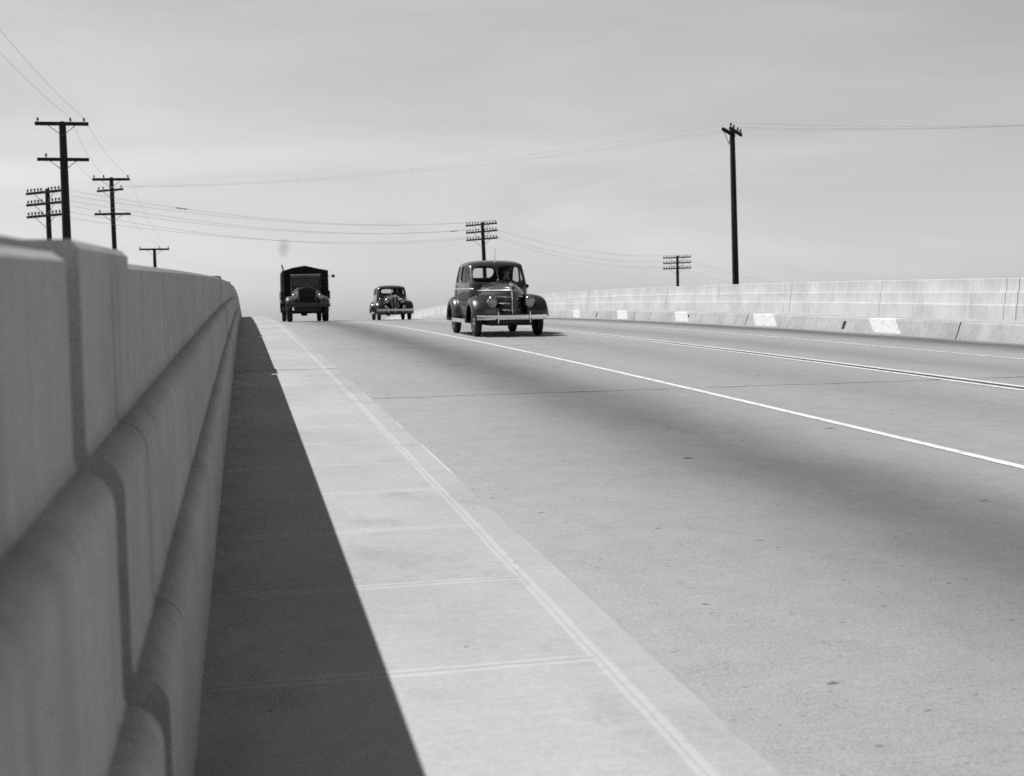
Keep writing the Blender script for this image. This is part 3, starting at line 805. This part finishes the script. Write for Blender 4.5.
# ---- nearest sedan: bars wrapped round the prow, lamps set in the fenders
def grille_bars(root, prow, H, hood_x, S):
    g = thing("grille", None, None); g.parent = root
    for z in (1.04, 0.89, 0.745, 0.60):
        pts = prow(z, H[0][0] - 0.04 if z >= 1.0 else -0.24, 0.010)
        if pts: MB().tube(pts, 0.017, 6).build("chrome_bar", TRIM if z > 1.0 else CHROME, g, smooth=True)
    mb = MB()
    for i in range(13):
        z = 0.53 + i * 0.036
        pts = prow(z, -0.20, 0.004)
        if pts: mb.tube(pts, 0.006, 5)
    mb.build("louvre_bars", IRON, g, smooth=True)
    top = H[-2]
    MB().tube([(0, H[-1][0] - 0.03, 0.47), (0, H[-1][0] - 0.032, 0.7), (0, H[-1][0] - 0.03, 0.93), (0, H[-1][0] - 0.01, 1.06), (0, H[-1][0] + 0.07, 1.155)], 0.018, 8).build("centre_bar", CHROME, g, smooth=True)
    MB().lathe([(0.01, -0.03), (0.035, -0.02), (0.04, 0.02), (0.02, 0.06), (0.01, 0.08)], 'z', (0, H[-1][0] + 0.06, 1.155), 12).build("hood_ornament", CHROME, g, smooth=True)
    for sx in (-0.425, 0.425):
        headlamp(root, sx, -0.50, 0.775, 0.215, 0.26, 0.44, S['paint'], 0.35)

PX1 = 5.88; PY1 = 28.0
rings1 = [(0.30, 0.62, 0.78, 3.30, 0.16), (0.34, 0.70, 0.76, 3.50, 0.16), (0.60, 0.745, 0.74, 3.72, 0.18), (0.90, 0.765, 0.74, 3.76, 0.18), (1.12, 0.760, 0.76, 3.68, 0.15),
          (1.215, 0.752, 0.84, 3.58, 0.10), (1.235, 0.748, 0.86, 3.56, 0.07), (1.37, 0.736, 0.97, 3.36, 0.06), (1.630, 0.708, 1.16, 2.98, 0.06), (1.655, 0.698, 1.19, 2.94, 0.10),
          (1.705, 0.645, 1.30, 2.82, 0.22), (1.748, 0.530, 1.50, 2.58, 0.26), (1.768, 0.330, 1.72, 2.34, 0.22)]
sedan(dict(label="nearest dark sedan with pointed chrome-barred grille and teardrop headlights set in its fenders", loc=(PX1, PY1, zr(PY1)), pitch=pitch(PY1), yaw=R(-0.4), nosetaper=0.13, trim=1.085,
           paint=PAINT1, wb=2.84, r=0.345, track=1.42, rings=rings1, win_rows=(6, 8), seat_y=1.72, dash_y=1.02,
           hood=[(0.90, 0.64, 1.235), (0.55, 0.58, 1.232), (0.2, 0.505, 1.220), (-0.10, 0.415, 1.200), (-0.32, 0.31, 1.172), (-0.46, 0.21, 1.140), (-0.55, 0.11, 1.10), (-0.585, 0.03, 1.05)],
           hood_zb=0.46, belt=None, grille=grille_bars,
           catwalk=[(0.75, 0.62, 0.62), (0.2, 0.62, 0.66), (-0.2, 0.58, 0.66), (-0.40, 0.48, 0.60), (-0.50, 0.36, 0.50)],
           ff_in=0.36, ff_out=0.885, ff=[(13, 0.60), (22, 0.62), (45, 0.615), (75, 0.60), (100, 0.60), (130, 0.63), (155, 0.74), (172, 0.88), (181, 0.92)],
           rf_out=0.885, rf=[(2, 0.60), (40, 0.60), (75, 0.58), (100, 0.57), (140, 0.62), (170, 0.74), (184, 0.80)],
           handles=(1.62, 2.0), hx=0.735, bump_y=-0.80, bump_z=0.44, bump_half=0.80, guards=(-0.36, 0.36), plate=(-0.50, 0.575)))
car1 = bpy.data.objects["sedan_car"]
pt = [o for o in bpy.data.objects if o.name.startswith("license_plate")][0]
mb = MB()
for i, wdt in enumerate((0.018, 0.030, 0.034, 0.030, 0.034, 0.030)):
    mb.box((-0.50 - 0.125 + i * 0.05, -0.80 - 0.008, 0.575), (wdt, 0.006, 0.075))
mb.build("plate_numerals", PLATE_N, pt)
MB().tube([(0.0, 1.36, 1.66), (0.0, 1.33, 1.80), (0.0, 1.30, 2.02)], 0.006, 6).build("radio_antenna", CHROME_D, car1)
MB().lathe([(0.01, 0.0), (0.03, 0.01), (0.028, 0.05), (0.01, 0.07)], 'z', (0.0, 1.345, 1.655), 10).build("antenna_base", CHROME, car1, smooth=True)
mm = MB(); mm.tube([(0.60, 0.98, 1.10), (0.675, 0.95, 1.13)], 0.01, 6); mm.lathe([(0.01, -0.02), (0.04, -0.015), (0.045, 0.0), (0.04, 0.012), (0.01, 0.02)], 'y', (0.69, 0.95, 1.135), 14)
mm.build("side_mirror", UNDER, car1, smooth=True)

# ---- second sedan: upright waterfall grille, bullet lamps beside it
def grille_upright(root, prow, H, hood_x, S):
    g = thing("grille", None, None); g.parent = root
    yf = H[-1][0] - 0.02
    outline = [(-0.07, 0.52), (-0.11, 0.62), (-0.145, 0.80), (-0.155, 0.95), (-0.13, 1.04), (-0.06, 1.09), (0.06, 1.09), (0.13, 1.04), (0.155, 0.95), (0.145, 0.80), (0.11, 0.62), (0.07, 0.52)]
    vs = [(x, yf + abs(x) * 0.45, z) for x, z in outline] + [(x, yf + 0.25, z) for x, z in outline]; n = len(outline)
    fs = [tuple(range(n))] + [(i, (i + 1) % n, n + (i + 1) % n, n + i) for i in range(n)]
    MB().add(vs, fs).build("shell", UNDER, g)
    mb = MB()
    for i in range(-6, 7):
        if i == 0: continue
        x = i * 0.021; zt = 1.07 - 0.9 * max(0, abs(x) - 0.06) ** 1.3; zb_ = 0.53 + max(0, abs(x) - 0.07) * 1.8
        mb.tube([(x, yf - 0.008 + abs(x) * 0.45, zb_), (x, yf - 0.012 + abs(x) * 0.45, (zb_ + zt) / 2), (x, yf - 0.008 + abs(x) * 0.45, zt)], 0.0075, 6)
    mb.build("grille_bars", IRON, g, smooth=True)
    pts = [(x, yf - 0.012 + abs(x) * 0.45, z) for x, z in outline]; MB().tube(pts + [pts[0]], 0.012, 6).build("grille_surround", CHROME_D, g, smooth=True)
    MB().tube([(0, yf - 0.015, 0.5), (0, yf - 0.02, 0.8), (0, yf - 0.01, 1.12)], 0.014, 6).build("centre_bar", CHROME, g, smooth=True)
    MB().box((0, yf + 0.0, 1.135), (0.16, 0.05, 0.075)).build("badge", CHROME, g, bevel=0.02)
    for sx in (-0.36, 0.36):
        lamp = headlamp(root, sx, -0.36, 0.885, 0.21, 0.21, 0.34, S['paint'], 0.0)
        MB().tube([(sx * 0.98, -0.2, 0.84), (sx * 0.75, -0.15, 0.74)], 0.035, 8).build("lamp_stalk", S['paint'], lamp, smooth=True)
    for sx in (-0.66, 0.66):
        MB().lathe([(0.01, -0.07), (0.03, -0.05), (0.035, 0.0), (0.025, 0.08), (0.01, 0.12)], 'y', (sx, -0.14, 0.99), 12).build("parking_lamp", CHROME, root, smooth=True)
    for sx in (-0.42, 0.42):
        MB().lathe([(0.01, -0.05), (0.06, -0.03), (0.07, 0.0), (0.06, 0.04), (0.01, 0.06)], 'y', (sx, -0.62, 0.62), 14).build("fog_lamp", CHROME_D, root, smooth=True)

PX2, PY2 = 6.93, 58.8
rings2 = [(0.31, 0.60, 0.74, 3.20, 0.16), (0.35, 0.69, 0.72, 3.40, 0.16), (0.60, 0.745, 0.70, 3.60, 0.18), (0.90, 0.765, 0.70, 3.64, 0.18), (1.10, 0.76, 0.72, 3.58, 0.17),
          (1.17, 0.755, 0.76, 3.50, 0.15), (1.195, 0.752, 0.78, 3.47, 0.10), (1.32, 0.740, 0.86, 3.36, 0.09), (1.535, 0.700, 0.98, 3.10, 0.09), (1.56, 0.685, 1.03, 3.05, 0.12),
          (1.605, 0.625, 1.15, 2.90, 0.24), (1.650, 0.500, 1.35, 2.65, 0.26), (1.672, 0.320, 1.55, 2.45, 0.22)]
sedan(dict(label="black sedan in the distance with round headlights beside a narrow upright grille", loc=(PX2, PY2, zr(PY2)), pitch=pitch(PY2), yaw=R(-1.0),
           paint=PAINT2, nosetaper=0.10, wb=2.86, r=0.345, track=1.43, rings=rings2, win_rows=(6, 8), seat_y=1.66, dash_y=0.98,
           hood=[(0.90, 0.60, 1.205), (0.55, 0.53, 1.20), (0.2, 0.45, 1.185), (-0.15, 0.35, 1.165), (-0.38, 0.25, 1.14), (-0.50, 0.18, 1.11), (-0.56, 0.10, 1.06)],
           hood_zb=0.50, belt=None, grille=grille_upright, bmat=CHROME_D,
           catwalk=[(0.75, 0.60, 0.62), (0.2, 0.58, 0.62), (-0.2, 0.50, 0.60), (-0.42, 0.40, 0.55), (-0.5, 0.30, 0.46)],
           ff_in=0.42, ff_out=0.885, ff=[(-8, 0.56), (15, 0.57), (45, 0.575), (75, 0.575), (100, 0.58), (130, 0.62), (155, 0.74), (172, 0.88), (181, 0.92)],
           rf_out=0.885, rf=[(2, 0.58), (40, 0.58), (75, 0.56), (100, 0.55), (140, 0.60), (170, 0.70), (184, 0.76)],
           handles=(1.62, 2.0), hx=0.705, bump_y=-0.78, bump_z=0.47, bump_half=0.84, guards=(-0.34, 0.0, 0.34), plate=None))

# ------------------------------------------------------------------ the truck
PXT, PYT = 2.93, 59.3
tr = thing("canvas_truck", "dark old truck with tall peaked canvas body, vertical radiator and sun visor", "truck", (PXT, PYT, zr(PYT)), (pitch(PYT), 0, R(-0.5)))
def lit(mb, *a, **k): return mb.build(*a, **k)
# canvas body: open box with a peaked front and top
bx, ez, pz, yb0, yb1, fz = 1.10, 2.42, 2.68, 1.62, 5.4, 1.02
sect = [(-bx, fz), (-bx - 0.01, 1.7), (-bx, ez), (-0.6, ez + 0.16), (0, pz), (0.6, ez + 0.12), (bx, ez + 0.02), (bx + 0.01, 1.7), (bx, fz)]
rows = []
for i, y in enumerate(stations(yb0, yb1, 0.5)):
    sagz = -0.05 * math.sin(i * math.pi) if i else 0
    rows.append([(x * (1 + (0.012 if i % 2 else -0.008) * (1 if 1.2 < z < 2.3 else 0)), y, z - (0.04 if (i % 2 and z > 2.3) else 0)) for x, z in sect])
mb = MB().grid(rows); n = len(sect)
mb.add(rows[0], [tuple(range(n))]); mb.add(rows[-1], [tuple(range(n))])
mb.build("canvas_cover", CANVAS, tr, smooth=True, angle=50)
mb = MB(); mb.box((0, 3.5, fz - 0.06), (2.26, 3.9, 0.14))
for sx in (-1.14, 1.14):
    mb.box((sx, 3.5, 1.27), (0.05, 3.84, 0.40))
mb.build("flatbed", PAINT3, tr, bevel=0.01)
mb = MB()
for sx in (-0.42, 0.42): mb.box((sx, 2.3, 0.78), (0.09, 6.2, 0.18))
for yy in (-0.5, 1.2, 3.0, 5.2): mb.box((0, yy, 0.78), (0.84, 0.1, 0.14))
mb.build("frame_rails", UNDER, tr)
mb = MB(); mb.tube([(-0.9, 4.05, 0.47), (0.9, 4.05, 0.47)], 0.08, 8); mb.lathe([(0.03, -0.2), (0.2, -0.12), (0.2, 0.12), (0.03, 0.2)], 'x', (0, 4.05, 0.47), 14); mb.build("rear_axle", UNDER, tr)
mb = MB(); mb.tube([(-0.85, 0, 0.44), (0.85, 0, 0.44)], 0.06, 8); mb.tube([(-0.55, -0.12, 0.60), (-0.3, -0.1, 0.50), (0.1, -0.1, 0.48), (0.55, -0.12, 0.60)], 0.05, 8)
mb.build("front_axle", UNDER, tr)
mb = MB(); mb.grid([[(-0.32, 0.25, 0.72), (0.32, 0.25, 0.72), (0.34, 0.25, 0.95), (-0.34, 0.25, 0.95)], [(-0.24, 0.3, 0.50), (0.24, 0.3, 0.50), (0.34, 0.9, 0.95), (-0.34, 0.9, 0.95)], [(-0.2, 1.2, 0.55), (0.2, 1.2, 0.55), (0.3, 1.2, 0.9), (-0.3, 1.2, 0.9)]], closed=True, caps=True)
mb.build("engine_sump", UNDER, tr, bevel=0.03)
for sx in (-0.46, 0.46):
    mb = MB()
    for q in range(5): mb.tube([(sx, -0.62 + q * 0.09, 0.66 - q * 0.025), (sx, 0.0, 0.50 - q * 0.022), (sx, 0.62 - q * 0.09, 0.66 - q * 0.025)], 0.030, 6)
    mb.build("leaf_spring", UNDER, tr)
    MB().tube([(sx * 2.1, 1.6, 0.62), (sx * 2.1, 3.0, 0.62)], 0.13, 12).build("fuel_tank", UNDER, tr, smooth=True)
# cab
rows = []
for z, wd, yf, yb in ((0.95, 0.66, 0.72, 1.56), (1.35, 0.68, 0.72, 1.56), (1.62, 0.67, 0.74, 1.56)):
    rows.append([(-wd, yf, z), (wd, yf, z), (wd + 0.03, yb, z), (-wd - 0.03, yb, z)])
cab = MB().grid(rows, closed=True, caps=False).build("cab", PAINT3, tr, bevel=0.03)
for sx in (-1, 1):
    MB().tube([(sx * 0.66, 0.74, 1.60), (sx * 0.64, 0.80, 2.18)], 0.045, 6).build("cab_pillar", PAINT3, tr)
    MB().tube([(sx * 0.68, 1.53, 1.60), (sx * 0.66, 1.53, 2.18)], 0.06, 6).build("cab_pillar", PAINT3, tr)
mb = MB(); mb.grid([[(-0.72, 0.72, 2.17), (0.72, 0.72, 2.17), (0.74, 1.58, 2.18), (-0.74, 1.58, 2.18)], [(-0.70, 0.74, 2.24), (0.70, 0.74, 2.24), (0.72, 1.58, 2.28), (-0.72, 1.58, 2.28)]], closed=True, caps=True)
mb.build("cab_roof", PAINT3, tr, bevel=0.03)
mb = MB(); mb.box((0, 1.55, 1.60), (1.36, 0.05, 1.26)); mb.build("cab_back", PAINT3, tr)
VIS = varied("visor enamel", 0.16, 0.6, 0.2, 6)
mb = MB(); rot = Matrix.Rotation(R(58), 3, 'X'); mb.box((0, 0.60, 2.14), (1.34, 0.03, 0.22), rot); mb.tube([(-0.67, 0.69, 2.20), (0.67, 0.69, 2.20)], 0.02, 6)
mb.build("sun_visor", VIS, tr, bevel=0.008)
mb = MB(); mb.grid([[(-0.60, 0.745, 1.64), (0.60, 0.745, 1.64)], [(-0.59, 0.80, 2.12), (0.59, 0.80, 2.12)]]); mb.build("windshield_pane", M_glass("truck glass", 0.75), tr)
mb = MB(); mb.tube([(-0.61, 0.735, 1.63), (0.61, 0.735, 1.63)], 0.022, 6); mb.tube([(-0.60, 0.79, 2.13), (0.60, 0.79, 2.13)], 0.022, 6); mb.build("windshield_frame", PAINT3, tr)
mb = MB(); mb.box((0, 1.20, 1.28), (1.2, 0.45, 0.2)); mb.box((0, 1.44, 1.55), (1.2, 0.12, 0.55)); mb.build("bench_seat", SEAT, tr, bevel=0.04)
# hood: tapering from cowl to radiator
HOODM = varied("dusty hood enamel", 0.055, 0.45, 0.35, 5, coat=0.3)
def hsec(wd, zt, zb_, y, n=17): return [(wd * sup(3.2, math.pi * i / (n - 1))[0], y, zb_ + (zt - zb_) * sup(3.2, math.pi * i / (n - 1))[1]) for i in range(n)]
MB().grid([hsec(0.72, 1.64, 0.95, 0.76), hsec(0.70, 1.64, 0.95, 0.62), hsec(0.52, 1.62, 0.92, 0.0), hsec(0.43, 1.58, 0.92, -0.30)]).build("hood", HOODM, tr, smooth=True, angle=180)
oct_ = [(-0.40, 0.86), (-0.415, 1.46), (-0.385, 1.52), (-0.22, 1.565), (-0.05, 1.635), (0.05, 1.635), (0.22, 1.565), (0.385, 1.52), (0.415, 1.46), (0.40, 0.86)]
nn = len(oct_)
def ringo(s, y): return [(x * s, y, 1.22 + (z - 1.22) * s) for x, z in oct_]
rad = thing("radiator", None, None); rad.parent = tr
MB().grid([ringo(1.04, -0.28), ringo(1.06, -0.34), ringo(1.05, -0.42), ringo(0.90, -0.43), ringo(0.89, -0.40)], closed=True).build("shell", HOODM, rad, smooth=True, angle=40)
vs = ringo(0.905, -0.395); MB().add(vs, [tuple(range(nn))]).build("core", varied("radiator core", 0.008, 0.8, 0.5, 60), rad)
mb = MB()
for i in range(13):
    x = -0.33 + i * 0.055; mb.tube([(x, -0.405, 0.90), (x, -0.405, 1.44 if abs(x) > 0.25 else 1.50)], 0.006, 5)
mb.build("shutters", UNDER, rad)
MB().lathe([(0.02, 0), (0.05, 0.01), (0.05, 0.05), (0.025, 0.06), (0.025, 0.10), (0.01, 0.11)], 'z', (0, -0.36, 1.64), 12).build("filler_cap", PAINT3, rad, smooth=True)
# fenders, bumper, lamps
FEN = varied("fender enamel", 0.07, 0.35, 0.3, 5, coat=0.4)
for sg in (-1, 1):
    rows = []
    for y, z, wi, wo in ((-0.62, 0.78, 0.60, 0.95), (-0.50, 1.00, 0.55, 0.99), (-0.25, 1.13, 0.50, 1.0), (0.05, 1.15, 0.50, 1.0), (0.35, 1.05, 0.55, 1.0), (0.62, 0.82, 0.62, 1.0), (0.80, 0.66, 0.66, 1.0), (1.5, 0.62, 0.66, 1.0)):
        rows.append([(sg * (wi + (wo - wi) * i / 8), y, z + 0.06 * math.sin(math.pi * i / 8) - (0.07 if i == 8 else 0)) for i in range(9)])
    MB().grid(rows).build("front_fender", FEN, tr, smooth=True, angle=180, solid=0.02)
    wheel(tr, sg * 0.83, 0.0, 0.44, 0.26, sg, UNDER); wheel(tr, sg * 0.99, 4.05, 0.46, 0.20, sg, UNDER, dual=True)
    MB().box((sg * 0.90, 3.30, 0.72), (0.56, 0.03, 0.55)).build("mud_flap", UNDER, tr)
    lamp = headlamp(tr, sg * 0.60, -0.50, 1.15, 0.24, 0.24, 0.20, PAINT3, 0.0)
    MB().tube([(sg * 0.56, -0.42, 1.05), (sg * 0.54, -0.36, 0.85)], 0.025, 6).build("lamp_post", UNDER, lamp)
    rows = []
    for k in range(9):
        a = R(20 + 140 * k / 8); rows.append([(sg * (0.72 + 0.45 * j / 3), 4.05 - 0.58 * math.cos(a), 0.46 + 0.52 * math.sin(a) - 0.02) for j in range(4)])
    MB().grid(rows).build("mudguard", UNDER, tr, smooth=True, solid=0.01)
bp = MB(); bp.box((0, -0.80, 0.76), (2.04, 0.07, 0.17)); bpo = bp.build("bumper", PAINT3, tr, bevel=0.02)
for sx in (-0.42, 0.42): MB().box((sx, -0.63, 0.76), (0.08, 0.3, 0.12)).build("bumper_bracket", UNDER, bpo)
MB().box((0, -0.22, 0.70), (1.25, 0.30, 0.46)).build("front_apron", PAINT3, tr, bevel=0.02)
# stack on the left of the cab and a mirror out on a long arm on the right
MB().tube([(-1.02, 1.50, 0.95), (-1.02, 1.50, 1.6), (-1.03, 1.50, 2.50), (-1.06, 1.52, 2.62), (-1.09, 1.55, 2.72)], 0.035, 8).build("exhaust_stack", IRON, tr, smooth=True)
mm = MB(); mm.tube([(0.68, 0.80, 2.0), (1.1, 0.72, 2.13), (1.26, 0.70, 2.14)], 0.010, 6); mm.lathe([(0.01, -0.03), (0.065, -0.02), (0.08, 0.0), (0.065, 0.02), (0.01, 0.03)], 'y', (1.28, 0.70, 2.14), 16)
mm.build("side_mirror", UNDER, tr, smooth=True)
sw = MB(); cc = Vector((0.34, 1.0, 1.62)); rt = Matrix.Rotation(R(30), 3, 'X')
sw.tube([cc + rt @ Vector((0.22 * math.cos(t), 0.22 * math.sin(t), 0)) for t in [2 * math.pi * i / 24 for i in range(25)]], 0.014, 6); sw.tube([cc, cc + Vector((0, -0.25, -0.5))], 0.02, 6)
sw.build("steering_wheel", UNDER, tr)

# ------------------------------------------------------------------ drivers
def driver(base, pit, yaw, label, hat):
    """a seated figure: one skinned surface from hips to head, arms to the wheel; origin at the hips"""
    P_ = {'hip': (0, 0, 0.06), 'waist': (0, 0.03, 0.22), 'chest': (0, 0.03, 0.42), 'neck': (0, 0.0, 0.585), 'chin': (0, -0.025, 0.66), 'head': (0, -0.02, 0.74), 'crown': (0, -0.005, 0.81), 'nose': (0, -0.118, 0.72)}
    rad_ = {'hip': (0.17, 0.13), 'waist': (0.155, 0.11), 'chest': (0.175, 0.115), 'neck': (0.058, 0.058), 'chin': (0.062, 0.068), 'head': (0.077, 0.096), 'crown': (0.060, 0.075), 'nose': (0.012, 0.016)}
    E_ = [('hip', 'waist'), ('waist', 'chest'), ('chest', 'neck'), ('neck', 'chin'), ('chin', 'head'), ('head', 'crown'), ('head', 'nose')]
    for s, t in ((-1, 'l'), (1, 'r')):
        P_['sh' + t] = (s * 0.185, 0.02, 0.47); P_['el' + t] = (s * 0.25, -0.12, 0.26); P_['wr' + t] = (s * 0.16, -0.36, 0.36); P_['ha' + t] = (s * 0.145, -0.43, 0.39)
        P_['kn' + t] = (s * 0.13, -0.42, 0.10); P_['an' + t] = (s * 0.12, -0.66, -0.20); P_['to' + t] = (s * 0.12, -0.80, -0.18)
        rad_.update({'sh' + t: (0.075, 0.075), 'el' + t: (0.05, 0.05), 'wr' + t: (0.034, 0.034), 'ha' + t: (0.04, 0.045), 'kn' + t: (0.075, 0.075), 'an' + t: (0.045, 0.045), 'to' + t: (0.04, 0.04)})
        E_ += [('chest', 'sh' + t), ('sh' + t, 'el' + t), ('el' + t, 'wr' + t), ('wr' + t, 'ha' + t), ('hip', 'kn' + t), ('kn' + t, 'an' + t), ('an' + t, 'to' + t)]
    names = list(P_); idx = {n_: i for i, n_ in enumerate(names)}
    me = bpy.data.meshes.new("person"); me.from_pydata([P_[n_] for n_ in names], [(idx[a], idx[b]) for a, b in E_], [])
    me.materials.append(CLOTH); me.materials.append(SKIN)
    o = bpy.data.objects.new("person", me); COL.objects.link(o)
    md = o.modifiers.new("skin", 'SKIN'); sv = me.skin_vertices[0].data
    for n_ in names: sv[idx[n_]].radius = rad_[n_]
    sv[idx['hip']].use_root = True
    md.use_smooth_shade = True
    ss = o.modifiers.new("sub", 'SUBSURF'); ss.levels = 2; ss.render_levels = 2
    dg = bpy.context.evaluated_depsgraph_get(); ev = o.evaluated_get(dg); me2 = bpy.data.meshes.new_from_object(ev)
    o.modifiers.clear(); o.data = me2; me2.name = "person"
    if len(me2.materials) < 2:
        me2.materials.clear(); me2.materials.append(CLOTH); me2.materials.append(SKIN)
    for p in me2.polygons:
        p.use_smooth = True; c = p.center
        p.material_index = 1 if (c.z > 0.575 or (c.y < -0.375 and c.z > 0.30)) else 0
    o.location = base; o.rotation_euler = (pit, 0, yaw)
    tag(o, label, "person")
    if hat:
        MB().lathe([(0.155, 0.0), (0.16, 0.008), (0.10, 0.02), (0.095, 0.09), (0.075, 0.115), (0.01, 0.10)], 'z', (0, -0.01, 0.815), 20).build("hat", HAIR, o, smooth=True)
    else:
        MB().lathe([(0.086, -0.04), (0.094, 0.0), (0.088, 0.045), (0.06, 0.078), (0.01, 0.088)], 'z', (0, 0.018, 0.79), 18).build("hair", HAIR, o, smooth=True)
    for s in (-1, 1):
        MB().lathe([(0.004, -0.006), (0.012, 0.0), (0.004, 0.006)], 'y', (s * 0.032, -0.112, 0.745), 8).build("eye", UNDER, o, smooth=True)
        MB().lathe([(0.006, -0.012), (0.022, 0.0), (0.006, 0.012)], 'x', (s * 0.092, -0.005, 0.735), 8).build("ear", SKIN, o, smooth=True)
    return o
def in_car(px, py, lx, ly, lz):
    a = pitch(py); return (px + lx, py + ly * math.cos(a) - lz * math.sin(a), zr(py) + ly * math.sin(a) + lz * math.cos(a))
driver(in_car(PX1, PY1, 0.36, 1.72, 0.74), pitch(PY1), 0, "driver in a dark jacket and hat at the wheel of the nearest sedan", True)
driver(in_car(PX2, PY2, 0.36, 1.66, 0.74), pitch(PY2), 0, "bareheaded driver at the wheel of the distant black sedan", False)

# ------------------------------------------------------------------ faint puff of smoke over the truck's stack
sm = bpy.data.materials.new("exhaust smoke"); sm.use_nodes = True; t = sm.node_tree; t.nodes.clear()
o_ = t.nodes.new('ShaderNodeOutputMaterial'); pv = t.nodes.new('ShaderNodeVolumePrincipled')
pv.inputs['Color'].default_value = (0.25, 0.25, 0.25, 1); pv.inputs['Density'].default_value = 0.75
tcs = t.nodes.new('ShaderNodeTexCoord'); mps = t.nodes.new('ShaderNodeMapping'); mps.inputs['Scale'].default_value = (2.5, 2.8, 1.6)
gr = t.nodes.new('ShaderNodeTexGradient'); gr.gradient_type = 'SPHERICAL'; nzs = t.nodes.new('ShaderNodeTexNoise'); nzs.inputs['Scale'].default_value = 5.0
mls = t.nodes.new('ShaderNodeMath'); mls.operation = 'MULTIPLY'; ml2 = t.nodes.new('ShaderNodeMath'); ml2.operation = 'MULTIPLY'; ml2.inputs[1].default_value = 2.3
t.links.new(tcs.outputs['Object'], mps.inputs[0]); t.links.new(mps.outputs[0], gr.inputs[0]); t.links.new(tcs.outputs['Object'], nzs.inputs['Vector'])
t.links.new(gr.outputs['Fac'], mls.inputs[0]); t.links.new(nzs.outputs[0], mls.inputs[1]); t.links.new(mls.outputs[0], ml2.inputs[0]); t.links.new(ml2.outputs[0], pv.inputs['Density'])
t.links.new(pv.outputs[0], o_.inputs['Volume'])
bm = bmesh.new(); bmesh.ops.create_icosphere(bm, subdivisions=3, radius=1.0)
for v in bm.verts:
    c = v.co.copy(); v.co *= 1 + 0.22 * math.sin(3.1 * c.x + 1.3) * math.cos(2.7 * c.z) + 0.12 * math.sin(5.3 * c.z + 2 * c.y)
    v.co = Vector((v.co.x * 0.38 + 0.12 * c.z, v.co.y * 0.34, v.co.z * 0.62))
me = bpy.data.meshes.new("exhaust_smoke"); bm.to_mesh(me); bm.free(); me.materials.append(sm)
so = bpy.data.objects.new("exhaust_smoke", me); COL.objects.link(so); so.location = (PXT - 0.95, PYT + 1.7, zr(PYT) + 3.55)
tag(so, "faint dark puff of exhaust smoke above the truck's stack", "smoke", kind='stuff')
